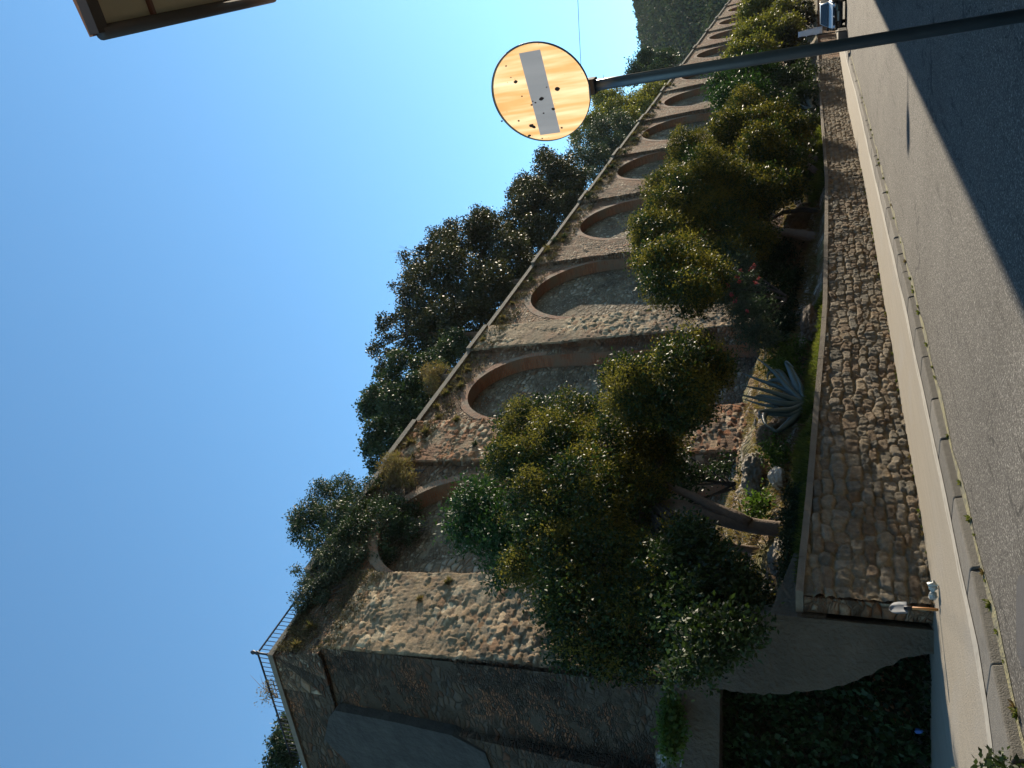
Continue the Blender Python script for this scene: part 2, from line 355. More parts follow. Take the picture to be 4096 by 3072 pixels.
# pavement
t = NT('concrete'); c = t.coord()
ln = t.n('Mapping', {'Vector': c, 'Scale': (.5, 9, 1)}).outputs[0]
cc = t.mix(t.noise(ln, 1.2, 5, .6).outputs[0], (.185, .162, .128), (.28, .25, .20))
cc = t.mix(t.mapr(t.noise(c, 26, 3).outputs[0], .66, .70), cc, (.14, .12, .1))
cc = t.mix(t.mapr(t.noise(c, .8, 4).outputs[0], .52, .7, 0, .6), cc, (.235, .22, .195))
t.set('Base Color', cc); t.set('Roughness', .9); t.bump(t.noise(c, 60, 4).outputs[0], .008); M['concrete'] = t.m
strip('pavement', lambda a: qkin(a), lambda a: qbase(a) + .4 if a > 9 else 20., .125, t.m)
t = NT('kerb_rim'); c = t.coord()
t.set('Base Color', t.mix(t.noise(c, 9, 5, .7).outputs[0], (.18, .17, .15), (.44, .41, .35))); t.set('Roughness', .9)
strip('pavement_edge', lambda a: qkin(a) - .075 - .02 * math.sin(a * 2.3) - .015 * math.sin(a * 9), lambda a: qkin(a) + .05 + .02 * math.sin(a * 5.2), .117, t.m, z1=.1295)
# kerb stones: one thing, each stone a part
M['kerb'] = plain('kerb_granite', (.085, .079, .069), .9, var=.45, scale=14, bump=.01, bscale=70)
M['kerb2'] = plain('kerb_granite_light', (.125, .117, .103), .9, var=.4, scale=14, bump=.01, bscale=70)
ks = empty('kerb', (4, 6.5, 0), label='kerb of long worn granite slabs between the asphalt road and the pavement', cat='kerb')
a = 3.2; i = 0; rk = random.Random(4)
while a < 110 and i < 98:
    L = rk.choice([.75, 1.0, 1.25, 1.5]) * (1 if a < 30 else 1.6); e = min(.012, .006 + a * .0002)
    zt = .111 + rk.uniform(-.003, .003); j0 = rk.uniform(-.015, .015)
    b = MB(); b.hexa([(a + e, qkout(a) + j0, -.02), (a + L - e, qkout(a + L) + j0, -.02), (a + L - e, qkin(a + L) + .01, -.02), (a + e, qkin(a) + .01, -.02),
                      (a + e, qkout(a) + j0 + .03, zt), (a + L - e, qkout(a + L) + j0 + .03, zt + rk.uniform(-.002, .002)), (a + L - e, qkin(a + L) + .01, zt), (a + e, qkin(a) + .01, zt)])
    b.build('kerb_stone', M['kerb'] if rk.random() < .65 else M['kerb2'], ks, bevel=.02 if a < 40 else 0); a += L; i += 1
strip('kerb_bed', lambda a: qkout(a) + .06, lambda a: qkin(a), .1, M['kerb'], a0=3)
# old tyre patch of fresh asphalt by the near kerb
V = []; rg = np.random.default_rng(3)
pts = [onz(x, y, .004) for x, y in ((4075, 2300), (4066, 2340), (4064, 2480), (4066, 2600), (4085, 2665), (4200, 2700), (4400, 2500), (4300, 2290))]
me = bpy.data.meshes.new('asphalt_patch'); me.from_pydata([tuple(p) for p in pts], [], [tuple(range(len(pts)))]); tag(mobj('road_patch', me, plain('patch', (.055, .055, .058), .9, bump=.004, bscale=150)), kind='structure')
# ------------------------------------------------------------------ embankment between terrace wall and fortress
def embz(a, q):
    q0 = qbase(a) + .35; f = np.clip((q - q0) / (14.6 - q0), 0, 1.4); top = np.interp(a, [8, 12, 20, 30, 50, 200], [3.6, 4.4, 3.9, 3.4, 3.2, 3.2])
    z = hwall(a) - .06 + (top - hwall(a)) * f ** 1.05
    w = np.clip(f * 3, 0, 1)
    P = np.stack([a, q, z * 0], -1)
    return z + w * (.14 * vnoise(P, 3, 1.3, 3) + .05 * vnoise(P, 4, 5, 3))
A = np.concatenate([np.arange(9.3, 45, .12), np.linspace(45.3, 200, 220)]); U = np.linspace(0, 1, 56)
AA, UU = np.meshgrid(A, U, indexing='ij'); QQ = qbase(AA) + .3 + UU * (16.3 - qbase(AA) - .3); ZZ = embz(AA, QQ)
na, nu = AA.shape; idx = np.arange(na * nu).reshape(na, nu)
Q = np.stack([idx[:-1, :-1], idx[1:, :-1], idx[1:, 1:], idx[:-1, 1:]], -1).reshape(-1, 4)
t = NT('slope'); c = t.coord(); sx = t.n('SeparateXYZ', {0: c})
n1 = t.noise(c, 1.1, 5, .6).outputs[0]; n2 = t.noise(c, 7, 4, .7).outputs[0]
vor = t.n('TexVoronoi', {'Vector': c, 'Scale': 9.}); vg = t.n('SeparateColor', {0: vor.outputs['Color']}).outputs[0]
earth = t.mix(n2, (.09, .055, .03), (.25, .16, .085))
stones = t.ramp(vg, [(0, (.14, .11, .08)), (.5, (.28, .24, .19)), (1, (.48, .44, .38))])
e = t.mix(t.mapr(n1, .44, .56), earth, stones)
veg = t.mix(n2, (.05, .06, .02), (.15, .14, .05))
gm = t.math('MULTIPLY', t.mapr(t.noise(c, .9, 3).outputs[0], .45, .58), .8)
e = t.mix(gm, e, veg)
t.set('Base Color', e); t.set('Roughness', .95); t.b.inputs['Specular IOR Level'].default_value = .1
t.bump(t.math('ADD', t.math('MULTIPLY', vor.outputs['Distance'], -1.), n2), .09)
tag(mobj('embankment', npmesh('embankment', np.stack([AA, QQ, ZZ], -1), Q, smooth=True), t.m), kind='structure')
# plateau behind the parapet
tag(mobj('terreplein', npmesh('terreplein', [(13, 16.9, 15.7), (220, 16.3, 15.95), (220, 90, 17), (10.5, 32, 16)], [(0, 1, 2, 3)]), plain('plateau', (.12, .1, .05), .95)), kind='structure')
# ------------------------------------------------------------------ terrace wall of real stones
def stonefield(L, H, seed, cw=.32, chh=.175):
    """rows of irregular stones: returns function (s,z)->(height, id)"""
    rg = np.random.default_rng(seed); seeds = []
    z = 0
    while z < H + .2:
        h = chh * rg.uniform(.75, 1.35); s = rg.uniform(-.3, 0)
        while s < L + .3:
            w = cw * rg.uniform(.45, 1.6); seeds.append((s + w / 2 + rg.uniform(-.03, .03), z + h / 2 + rg.uniform(-.045, .045), w, h * rg.uniform(.85, 1.15))); s += w
        z += h
    return np.array(seeds)
def stonewall_mesh(path_q, a0, a1, da, dz, seed, zb=.1):
    A = np.arange(a0, a1 + da / 2, da); nz = int(1.62 / dz)
    S = stonefield(a1 - a0, 1.75, seed); V = np.arange(nz + 1) / nz
    AA, VV = np.meshgrid(A, V, indexing='ij'); HH = hwall(AA) - .10; ZZ = zb + VV * (HH - zb)
    P = np.stack([AA, ZZ, 0 * AA], -1)
    wx = AA - a0 + .05 * vnoise(P, seed + 1, 3, 2); wz = ZZ + .035 * vnoise(P, seed + 2, 4, 2)
    d1 = np.full(AA.shape, 9.); d2 = np.full(AA.shape, 9.); iid = np.zeros(AA.shape, int)
    order = np.argsort(S[:, 0]); S = S[order]
    for i in range(len(A)):
        s = A[i] - a0; lo, hi = np.searchsorted(S[:, 0], [s - .7, s + .7]); C = S[lo:hi]
        dx = np.abs(wx[i][:, None] - C[None, :, 0]) / (C[None, :, 2] * .5); dzz = np.abs(wz[i][:, None] - C[None, :, 1]) / (C[None, :, 3] * .5)
        D = (dx ** 3.2 + dzz ** 3.2) ** (1 / 3.2); k = np.argsort(D, axis=1)
        r = np.arange(len(k)); d1[i] = D[r, k[:, 0]]; d2[i] = D[r, k[:, 1]]; iid[i] = k[:, 0] + lo
    rnd = np.random.default_rng(seed + 9); prot = rnd.uniform(.35, 1.0, len(S)); tx = rnd.uniform(-.25, .25, len(S)); tz = rnd.uniform(-.25, .25, len(S))
    edge = np.clip((d2 - d1) / .42, 0, 1) * np.clip((1.22 - d1) / .3, 0, 1); prof = np.sqrt(np.clip(edge, 0, 1))
    tilt = 1 + tx[iid] * (wx - S[iid, 0]) * 4 + tz[iid] * (wz - S[iid, 1]) * 5
    h = prof * prot[iid] * .09 * tilt + .012 * vnoise(P, seed + 5, 14, 3) * prof + .006 * vnoise(P, seed + 6, 9, 2)
    QQ = path_q(AA) - h
    pal = np.array([(.15, .13, .10), (.19, .16, .12), (.13, .12, .10), (.21, .17, .12), (.17, .13, .09), (.21, .18, .14), (.15, .11, .075)])
    base = pal[rnd.integers(0, len(pal), len(S))] * rnd.uniform(.85, 1.15, len(S))[:, None]
    m_ = np.clip(edge * 5 - .25, 0, 1)[..., None]
    col = np.array((.25, .195, .12)) * (1 - m_) + base[iid] * m_
    col = np.concatenate([col, np.ones(col.shape[:2] + (1,))], -1)
    na, nu = AA.shape; idx = np.arange(na * nu).reshape(na, nu)
    Q = np.stack([idx[:-1, :-1], idx[1:, :-1], idx[1:, 1:], idx[:-1, 1:]], -1).reshape(-1, 4)
    return npmesh('stone_face', np.stack([AA, QQ, ZZ], -1), Q, smooth=True, col=col.reshape(-1, 4))
t = NT('fieldstone'); c = t.coord(); vc = t.n('VertexColor', layer_name='Col').outputs[0]
k = t.mapr(t.noise(c, 11, 5, .7).outputs[0], .25, .75, .6, 1.4); k2 = t.mapr(t.noise(c, .7, 4).outputs[0], .3, .7, .8, 1.15)
rust = t.mapr(t.noise(c, 3.2, 4).outputs[0], .60, .72, 0, .5)
cc = t.n('VectorMath', {0: vc, 'Scale': t.math('MULTIPLY', k, k2)}, operation='SCALE').outputs[0]
t.set('Base Color', t.mix(rust, cc, (.20, .12, .05))); t.set('Roughness', .95); t.b.inputs['Specular IOR Level'].default_value = .15
t.bump(t.noise(c, 26, 5, .7).outputs[0], .03); M['fieldstone'] = t.m
tw = empty('terrace_wall', (20, 9, .12), label='long low wall of rounded fieldstones with a flat coping along the pavement', cat='wall')
mobj('stone_face', stonewall_mesh(lambda a: qbase(a) + .03, 8.9, 30, .022, .022, 11), M['fieldstone'], tw)
mobj('stone_face', stonewall_mesh(lambda a: qbase(a) + .03, 30, 64, .055, .04, 12), M['fieldstone'], tw)
b = MB(); A_ = list(np.concatenate([np.arange(8.9, 30, .35), np.arange(30, 200, 2.)]))
for a, a2 in zip(A_[:-1], A_[1:]):
    z0, z1 = hwall(a) - .11, hwall(a2) - .11; w = .06
    r0 = random.Random(int(a * 100)); j = r0.uniform(-.006, .006)
    b.hexa([(a, qbase(a) - w, z0), (a2, qbase(a2) - w, z1), (a2, qbase(a2) + .36, z1), (a, qbase(a) + .36, z0), (a, qbase(a) - w + j, z0 + .105), (a2, qbase(a2) - w + j, z1 + .105), (a2, qbase(a2) + .36, z1 + .105), (a, qbase(a) + .36, z0 + .105)])
b.build('coping', M['coping'], tw)
b = MB()
for a, a2 in zip(A_[:-1], A_[1:]):
    b.hexa([(a, qbase(a) + .04 if a < 63.9 else qbase(a), 0), (a2, qbase(a2) + .04, 0), (a2, qbase(a2) + .33, 0), (a, qbase(a) + .33, 0), (a, qbase(a) + .04, hwall(a) - .12), (a2, qbase(a2) + .04, hwall(a2) - .12), (a2, qbase(a2) + .33, hwall(a2) - .12), (a, qbase(a) + .33, hwall(a) - .12)])
b.build('core', M['rubble'], tw)
# ------------------------------------------------------------------ the fortress wall
def relief(a0, a1, z0, z1, d, seed, fq, rag=False, cw=.24, chh=.135):
    """battered face of rubble with real relief and one colour per stone"""
    A = np.arange(a0, a1 + d / 2, d); Zg = np.arange(z0, z1 + d / 2, d); AA, ZZ = np.meshgrid(A, Zg, indexing='ij'); P = np.stack([AA, ZZ, 0 * AA], -1)
    rg = np.random.default_rng(seed); S = []
    z = z0 - .2
    while z < z1 + .2:
        h = chh * rg.uniform(.5, 1.7); x = a0 - .3 + rg.uniform(-.2, 0)
        while x < a1 + .3:
            w = cw * rg.uniform(.25, 1.6) * (.6 + h / chh * .5); S.append((x + w / 2 + rg.uniform(-.05, .05), z + h / 2 + rg.uniform(-.06, .06), w, h * rg.uniform(.8, 1.3))); x += w
        z += h
    S = np.array(S); o = np.argsort(S[:, 1]); S = S[o]
    wx = AA + .06 * vnoise(P, seed + 1, 2.6, 3); wz = ZZ + .04 * vnoise(P, seed + 2, 3.5, 3)
    d1 = np.full(AA.shape, 9.); d2 = d1.copy(); ii = np.zeros(AA.shape, int)
    for j in range(len(Zg)):
        lo, hi = np.searchsorted(S[:, 1], [Zg[j] - .45, Zg[j] + .45]); C = S[lo:hi]
        D = ((np.abs(wx[:, j][:, None] - C[None, :, 0]) / (C[None, :, 2] * .5)) ** 2.6 + (np.abs(wz[:, j][:, None] - C[None, :, 1]) / (C[None, :, 3] * .5)) ** 2.6) ** (1 / 2.6)
        k = np.argpartition(D, 1, axis=1)[:, :2]; r = np.arange(len(k)); e = D[r, k[:, 0]]; f = D[r, k[:, 1]]; sw = f < e
        d1[:, j] = np.minimum(e, f); d2[:, j] = np.maximum(e, f); ii[:, j] = np.where(sw, k[:, 1], k[:, 0]) + lo
    rn = np.random.default_rng(seed + 3); pr = rn.uniform(.1, 1., len(S)) ** 1.3; tx = rn.uniform(-.5, .5, len(S)); tz = rn.uniform(-.5, .5, len(S))
    edge = np.clip((d2 - d1) / .45, 0, 1) * np.clip((1.25 - d1) / .35, 0, 1); prof = np.sqrt(edge)
    cov = np.clip(vnoise(P, seed + 4, .9, 3) * 1.6 + .25, 0, 1) * np.clip((ZZ - 8) / 4, .25, 1)          # mortar still covering the upper part
    h = prof * pr[ii] * .07 * (1 + tx[ii] * (wx - S[ii, 0]) * 4 + tz[ii] * (wz - S[ii, 1]) * 6) * (1 - .75 * cov) + .010 * vnoise(P, seed + 5, 12, 3) + .03 * vnoise(P, seed + 6, 1.4, 2) + .035 * cov
    QQ = fq(ZZ) - h
    if rag:
        for c in (0, -1): QQ[c] += .06
    pal = np.array([(.14, .11, .085), (.26, .21, .155), (.20, .17, .13), (.33, .28, .21), (.28, .22, .155), (.20, .13, .085), (.40, .36, .29), (.25, .215, .165), (.22, .20, .165)]) if seed != 101 else np.array([(.14, .10, .075), (.26, .18, .125), (.22, .10, .05), (.33, .27, .20), (.24, .12, .065), (.20, .13, .085), (.42, .37, .30), (.19, .09, .05), (.24, .18, .13)])
    base = pal[rn.integers(0, len(pal), len(S))] * rn.uniform(.75, 1.1, len(S))[:, None] * np.array((1.1, .94, .77))
    m_ = (np.clip(edge * 5 - .3, 0, 1) * (1 - .8 * cov))[..., None]
    bk = np.clip(vnoise(P, seed + 8, 1.1, 2), 0, 1)[..., None] * (1. if seed > 100 else .25)
    mort = np.array((.20, .148, .095)) * (1 - bk) + np.array((.19, .095, .055)) * bk
    col = mort * (1 - m_) + base[ii] * m_; col = np.concatenate([col, np.ones(col.shape[:2] + (1,))], -1)
    na, nu = AA.shape; idx = np.arange(na * nu).reshape(na, nu); Q = np.stack([idx[:-1, :-1], idx[1:, :-1], idx[1:, 1:], idx[:-1, 1:]], -1).reshape(-1, 4)
    return npmesh('relief', np.stack([AA, QQ, ZZ], -1), Q, smooth=True, col=col.reshape(-1, 4))
fw = empty('fortress_wall', (30, 15, 4), label='tall battered rubble fortress wall with blind brick arches between buttresses', cat='fortress wall')
BS = [(12.1, 15.1), (20.75, 23.5), (29.5, 31.9), (39.7, 42.0), (50.5, 52.7), (61.4, 63.6), (72.8, 75.1), (85.2, 87.6), (97.7, 100.2), (111.3, 113.8), (125.5, 128), (138.7, 141.2), (155, 157.5), (171, 173.5), (187, 190)]
NI = {0: (17.55, 2.45, 12.5), 1: (26.35, 2.55, 12.65), 2: (36.1, 3.5, 11.9), 3: (46.4, 3.5, 11.85), 4: (57.9, 3.5, 11.9)}
ZT = 16.45
for i in range(len(BS) - 1):
    a0, a1 = BS[i][1], BS[i + 1][0]
    if i in NI: cx, r, zs = NI[i]
    else: cx = (a0 + a1) / 2 + .35; r = min(3.9, (a1 - a0) / 2 - .75); zs = 15.45 - r
    D = .6; zb = 1.0; n = 24
    b = MB(); g = lambda a, z: (a, qrec(z), z)
    arc = [(cx - r * math.cos(math.pi * k / n), zs + r * math.sin(math.pi * k / n)) for k in range(n + 1)]
    def col(xa, xb):
        b.add([g(xa, zb), g(xb, zb), g(xb, zs), g(xa, zs)], [(0, 1, 2, 3)])
        b.add([g(xa, zs), g(xb, zs), g(xb, ZT), g(xa, ZT)], [(0, 1, 2, 3)])
    b.add([g(a0 - .5, zb), g(cx - r, zb), g(cx - r, zs), g(cx - r, ZT), g(a0 - .5, ZT)], [(0, 1, 2, 3, 4)])
    b.add([g(cx + r, zb), g(a1 + .5, zb), g(a1 + .5, ZT), g(cx + r, ZT), g(cx + r, zs)], [(0, 1, 2, 3, 4)])
    for k in range(n):
        (x0, z0), (x1, z1) = arc[k], arc[k + 1]
        b.add([g(x0, z0), g(x1, z1), g(x1, ZT), g(x0, ZT)], [(0, 1, 2, 3)])
    b.build('wall_panel', M['rubble'], fw)
    # reveal and soffit of the niche
    b = MB(); ss = 0; pts = [(cx - r, zb)] + arc + [(cx + r, zb)]
    for k in range(len(pts) - 1):
        (x0, z0), (x1, z1) = pts[k], pts[k + 1]; l = math.hypot(x1 - x0, z1 - z0)
        b.add([(x0, qrec(z0) - .004, z0), (x1, qrec(z1) - .004, z1), (x1, qrec(z1) + D, z1), (x0, qrec(z0) + D, z0)], [(0, 1, 2, 3)], [(0, ss), (0, ss + l), (D, ss + l), (D, ss)]); ss += l
    b.build('niche_reveal', M['brick'], fw)
    b = MB(); b.add([(cx - r - .1, qrec(zb) + D, zb), (cx + r + .1, qrec(zb) + D, zb), (cx + r + .1, qrec(ZT) + D, 16), (cx - r - .1, qrec(ZT) + D, 16)], [(0, 1, 2, 3)])
    b.build('niche_back', M['niche'], fw)
    # voussoir ring
    b = MB(); w = .30; o = .012; ss = 0
    rg_ = random.Random(i)
    for k in range(n):
        f0, f1 = math.pi * k / n, math.pi * (k + 1) / n; l = r * math.pi / n
        p = lambda f, rr, q=0: (cx - rr * math.cos(f), qrec(zs + rr * math.sin(f)) - o + q, zs + rr * math.sin(f))
        wa = w + rg_.uniform(-.04, .06)
        b.add([p(f0, r - .004), p(f1, r - .004), p(f1, r + wa), p(f0, r + wa), p(f1, r + wa, o), p(f0, r + wa, o), p(f0, r - .004, o), p(f1, r - .004, o)], [(0, 1, 2, 3), (3, 2, 4, 5), (1, 0, 6, 7)],
              [(0, ss), (0, ss + l), (wa, ss + l), (wa, ss), (wa, ss), (wa, ss + l), (0, ss), (0, ss + l)]); ss += l
    b.build('arch_ring', M['brick'], fw)
for i, (a0, a1) in enumerate(BS):
    top = 14.2 if i == 0 else ZT - .05
    zz = np.linspace(1.0, top, 60 if i < 5 else 12); xx = np.linspace(a0, a1, 16 if i < 5 else 4)
    rg = np.random.default_rng(i); b = MB()
    # ragged quoins: jitter the two outer columns
    V = []; 
    for z in zz:
        for k, x in enumerate(xx):
            V.append((x + (rg.uniform(-.05, .05) if k in (0, len(xx) - 1) else 0), qbut(z) + rg.uniform(-.02, .02), z))
    nx = len(xx); fs = [(j * nx + k, j * nx + k + 1, (j + 1) * nx + k + 1, (j + 1) * nx + k) for j in range(len(zz) - 1) for k in range(nx - 1)]
    n0 = len(V)
    for j, z in enumerate(zz): V += [(a0 + (0 if i else .0), 17.2, z), (a1, 17.2, z)]
    for j in range(len(zz) - 1):
        fs += [(n0 + 2 * j, j * nx, (j + 1) * nx, n0 + 2 * j + 2), (j * nx + nx - 1, n0 + 2 * j + 1, n0 + 2 * j + 3, (j + 1) * nx + nx - 1)]
    fs.append(tuple([n0 + 2 * (len(zz) - 1)] + [(len(zz) - 1) * nx + k for k in range(nx)] + [n0 + 2 * (len(zz) - 1) + 1]))
    if i < 3: V = [(v[0], v[1] + (.10 if .02 < v[0] - a0 < a1 - a0 - .02 else 0), v[2]) for v in V[:n0]] + V[n0:]
    b.add(V, fs); b.build('buttress', M['rubble_big' if i in (0, 1) else 'rubble'], fw)
    if i < 3: mobj('buttress_face', relief(a0 - .02, a1 + .02, 1.0, top, .034 if i < 2 else .05, 100 + i, qbut, rag=True), M['fieldstone'], fw)
# coping along the top, stepping out over the buttresses
b = MB(); a = 15.1
segs = []
for i in range(len(BS) - 1):
    segs += [(BS[i][1], BS[i + 1][0], qrec(ZT)), (BS[i + 1][0], BS[i + 1][1], qbut(ZT))]
for (x0, x1, q) in segs:
    b.box(x0 + .001, x1 - .001, q - .13, q + .55, ZT - .03, ZT + .17)
b.build('coping', M['coping'], fw)
b = MB(); b.box(15.0, 195, 15.80, 16.4, 15.5, ZT - .04); b.build('parapet_core', M['rubble'], fw)
# ------------------------------------------------------------------ bastion at the near end
bt = empty('bastion', (12, 17, 0), label='massive shaded stone bastion with railings on top, nearest end of the fortress', cat='bastion')
Lx, Ly = -.131, .991
def bl(s, z, out=0.):                      # point on its left, shaded face: s metres back from the corner
    return (12.12 + Lx * s - out * Ly - .035 * (14.2 - z), qbut(z) + Ly * s - out * .13, z)
zz = np.linspace(0, 14.2, 70); s_ = np.linspace(0, 14, 60); P = []
rg = np.random.default_rng(5)
for z in zz:
    for k, s in enumerate(s_):
        p = bl(s, z); nz = .06 * float(vnoise(np.array([[s, z, 0]]), 2, 1.2, 3)[0]) * min(1, s * 2); P.append((p[0] - nz - (0 if k else 0), p[1], p[2]))
ns = len(s_); Q = [(j * ns + k + 1, j * ns + k, (j + 1) * ns + k, (j + 1) * ns + k + 1) for j in range(len(zz) - 1) for k in range(ns - 1)]
mobj('left_wall', npmesh('left_wall', P, Q), M['rubble_shaded'], bt)
# parapet with an overhanging cordon
b = MB(); c0 = (11.92, 15.42)
def par(s, z, out): return (12.05 + Lx * s - out, 15.5 + Ly * s, z)
b.hexa([(11.98, 15.50, 14.2), (15.3, 15.52, 14.2), (15.3, 17, 14.2), (11.8, 17, 14.2), (11.98, 15.86, 15.76), (15.3, 15.86, 15.76), (15.3, 17, 15.76), (11.8, 17, 15.76)])
b.build('parapet', M['rubble_big'], bt)
b = MB(); b.hexa([(11.975, 15.6, 14.15), (12.4, 15.9, 14.15), (10.9, 30, 14.15), (10.1, 30, 14.15), (11.975, 15.9, 15.76), (12.4, 16.2, 15.76), (10.9, 30, 15.76), (10.1, 30, 15.76)])
b.build('parapet', M['rubble_shaded'], bt)
b = MB(); b.hexa([(11.92, 15.78, 15.76), (20.7, 15.78, 15.76), (20.7, 16.35, 15.76), (12.3, 16.35, 15.76), (11.92, 15.78, 15.93), (20.7, 15.78, 15.93), (20.7, 16.35, 15.93), (12.3, 16.35, 15.93)])
b.hexa([(11.92, 15.782, 15.761), (12.3, 16.352, 15.761), (10.7, 30, 15.76), (10.0, 30, 15.76), (11.92, 15.782, 15.928), (12.3, 16.352, 15.928), (10.7, 30, 15.928), (10.0, 30, 15.928)])
b.build('coping', M['coping'], bt)
# broad render-faced prop standing against the shaded face
b = MB(); o = .3
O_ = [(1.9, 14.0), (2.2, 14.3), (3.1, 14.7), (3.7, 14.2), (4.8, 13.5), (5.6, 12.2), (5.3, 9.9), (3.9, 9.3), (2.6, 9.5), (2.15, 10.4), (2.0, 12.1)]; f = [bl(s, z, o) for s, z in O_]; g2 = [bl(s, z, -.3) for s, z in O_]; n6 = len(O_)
b.add(f + g2, [tuple(range(n6))] + [(k, k + n6, (k + 1) % n6 + n6, (k + 1) % n6) for k in range(n6)]); b.build('rendered_prop', M['plaster_shaded'], bt)
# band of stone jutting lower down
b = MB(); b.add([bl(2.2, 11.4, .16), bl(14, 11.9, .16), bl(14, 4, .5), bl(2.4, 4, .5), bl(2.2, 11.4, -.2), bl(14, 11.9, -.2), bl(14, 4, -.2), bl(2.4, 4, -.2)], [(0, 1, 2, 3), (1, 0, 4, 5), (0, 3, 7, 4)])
b.build('lower_wall', M['rubble_shaded'], bt)
# ------------------------------------------------------------------ gateway block below the bastion
gw = empty('gateway', (8.4, 9.6, 0), label='low rendered gateway block with a dark overgrown opening at the wall end', cat='gateway')
G0 = np.array([8.72, 9.17]); gd = np.array([-.583, .812]); gn = np.array([-.812, -.583])
def gp(t, z, dep=0.): p = G0 + gd * t - gn * dep; return (p[0], p[1], z)
def gbox(b, t0, t1, z0, z1, d0, d1): b.hexa([gp(t0, z0, d0), gp(t0, z0, d1), gp(t1, z0, d1), gp(t1, z0, d0), gp(t0, z1, d0), gp(t0, z1, d1), gp(t1, z1, d1), gp(t1, z1, d0)])
b = MB(); f = [gp(-.12, 0)]; pr_ = random.Random(3)
for zz_ in np.arange(0, 3.6, .09): f.append(gp(float(np.interp(zz_, [0, .3, .55, 1.3, 2.2, 3.0, 3.62], [.18, .22, .34, .78, 1.02, 1.03, 1.12])) + pr_.uniform(-.025, .025), float(zz_)))
f += [gp(1.12, 3.62), gp(.8, 3.66), gp(.45, 3.6), gp(.2, 3.3), gp(.05, 2.9), gp(-.1, 2.35), gp(-.12, 2.2)]
bk = [(x - gn[0] * .9, y - gn[1] * .9, z) for x, y, z in f]; n = len(f)
b.add(f + bk, [tuple(range(n))[::-1]] + [(k, (k + 1) % n, (k + 1) % n + n, k + n) for k in range(n)]); b.build('pier', M['plaster'], gw)
b = MB(); gbox(b, 1.06, 9, 2.95, 3.62, .02, 5); b.build('lintel', M['plaster'], gw)
b = MB(); gbox(b, .3, 9, 0, 2.94, 2.2, 2.5); b.build('back_wall', M['rubble_shaded'], gw)
b = MB(); b.add([(8.3, 10.2, 3.63), (9.3, 11.5, 3.9), (12, 16.4, 4.5), (6, 22, 3.9), (3.5, 16.5, 3.61), (7.9, 10.4, 3.61)], [(0, 1, 2, 3, 4, 5)]); b.build('roof_slab', M['plaster_shaded'], gw)
b = MB(); b.hexa([(8.75, 9.12, 1.5), (10.2, 9.12, 1.4), (10.2, 9.9, 1.4), (8.75, 9.9, 1.5), (8.75, 9.12, 2.28), (10.2, 9.12, 1.95), (10.2, 9.9, 2.1), (8.75, 9.9, 2.4)]); b.build('ledge', M['plaster'], gw)
# ivy in and over the opening
iv = empty('ivy_curtain', (7.6, 10.6, 0), label='dark ivy filling the shaded gateway opening beneath the bastion', cat='ivy')
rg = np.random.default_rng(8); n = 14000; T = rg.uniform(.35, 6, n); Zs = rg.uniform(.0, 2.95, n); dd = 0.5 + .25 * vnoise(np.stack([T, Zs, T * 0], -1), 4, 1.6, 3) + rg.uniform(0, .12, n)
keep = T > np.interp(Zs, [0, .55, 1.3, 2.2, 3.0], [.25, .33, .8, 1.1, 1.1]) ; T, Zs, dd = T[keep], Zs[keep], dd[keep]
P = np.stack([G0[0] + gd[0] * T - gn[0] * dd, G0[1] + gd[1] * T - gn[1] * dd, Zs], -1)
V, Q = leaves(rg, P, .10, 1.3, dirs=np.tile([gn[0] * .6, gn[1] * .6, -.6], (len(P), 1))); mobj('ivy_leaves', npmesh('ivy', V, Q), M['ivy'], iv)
hv = empty('hanging_creeper', (7.7, 10.5, 3.6), label='pale green creeper trailing over the ledge below the bastion', cat='creeper')
bl_ = [pb(2690 / K, y / K, r, 10.3) for y, r in ((2760, 9), (2800, 12), (2850, 15), (2900, 18), (2950, 18), (3000, 13))]
foliage('leaves', bl_, 2600, .07, M['ivy_light'], hv, 9, 1.4, 5, .05)
cb = MB(); cb.tube([onq(x, y, 10.9) for x, y in ((2700, 2935), (2720, 2960), (2731, 3000), (2730, 3040), (2722, 3065))], .012, 5)
tag(cb.build('cable', plain('pale_cable', (.4, .42, .42), .6)), 'pale loose cable curving down the dark wall by the creeper', 'cable')
# ================================================================== street furniture
def local(name, me, mat, parent, Mx):
    o = mobj(name, me, mat, None); o.parent = parent; o.matrix_parent_inverse = Matrix.Translation(-parent.location); o.matrix_basis = Mx; return o
SIGNROLL = 0
# ---- the no-entry disc on its leaning pole
D = 6.4; Sc = Vector(C0 + ray(1167 * K, 203 * K) * D)
Nn = Vector((-.975, .222, 0)).normalized()          # the way the face looks
pt = Vector(C0 + ray(2362, 345) * 6.42); dl = ray(4096, 62)
k = ((pt.x * dl[0] + pt.y * dl[1]) / (dl[0] ** 2 + dl[1] ** 2)); pl = Vector(C0 + dl * k); dn = (pl - pt).normalized(); foot = pt + dn * (pt.z / -dn.z)
sg = empty('no_entry_sign', (foot.x, foot.y, 0), label='faded orange no-entry disc with grey bar and rust spots on a leaning grey pole', cat='road sign')
b = MB(); b.tube([foot - dn * -.0, pt + dn * .3, pt - dn * .02], .044, 16); b.build('pole', plain('pole', (.10, .115, .13), .45, .7, var=.3, scale=5), sg, True)
Zl = (-dn - Nn * (-dn).dot(Nn)).normalized(); Xl = Zl.cross(Nn) * -1
Xl = Nn.cross(Zl) * -1
ro = R(SIGNROLL); Xl, Zl = Xl * math.cos(ro) + Zl * math.sin(ro), Zl * math.cos(ro) - Xl * math.sin(ro)
Mx = Matrix((Xl, Nn, Zl)).transposed().to_4x4(); Mx.translation = Sc
r = .405; bw, bh = .345, .088
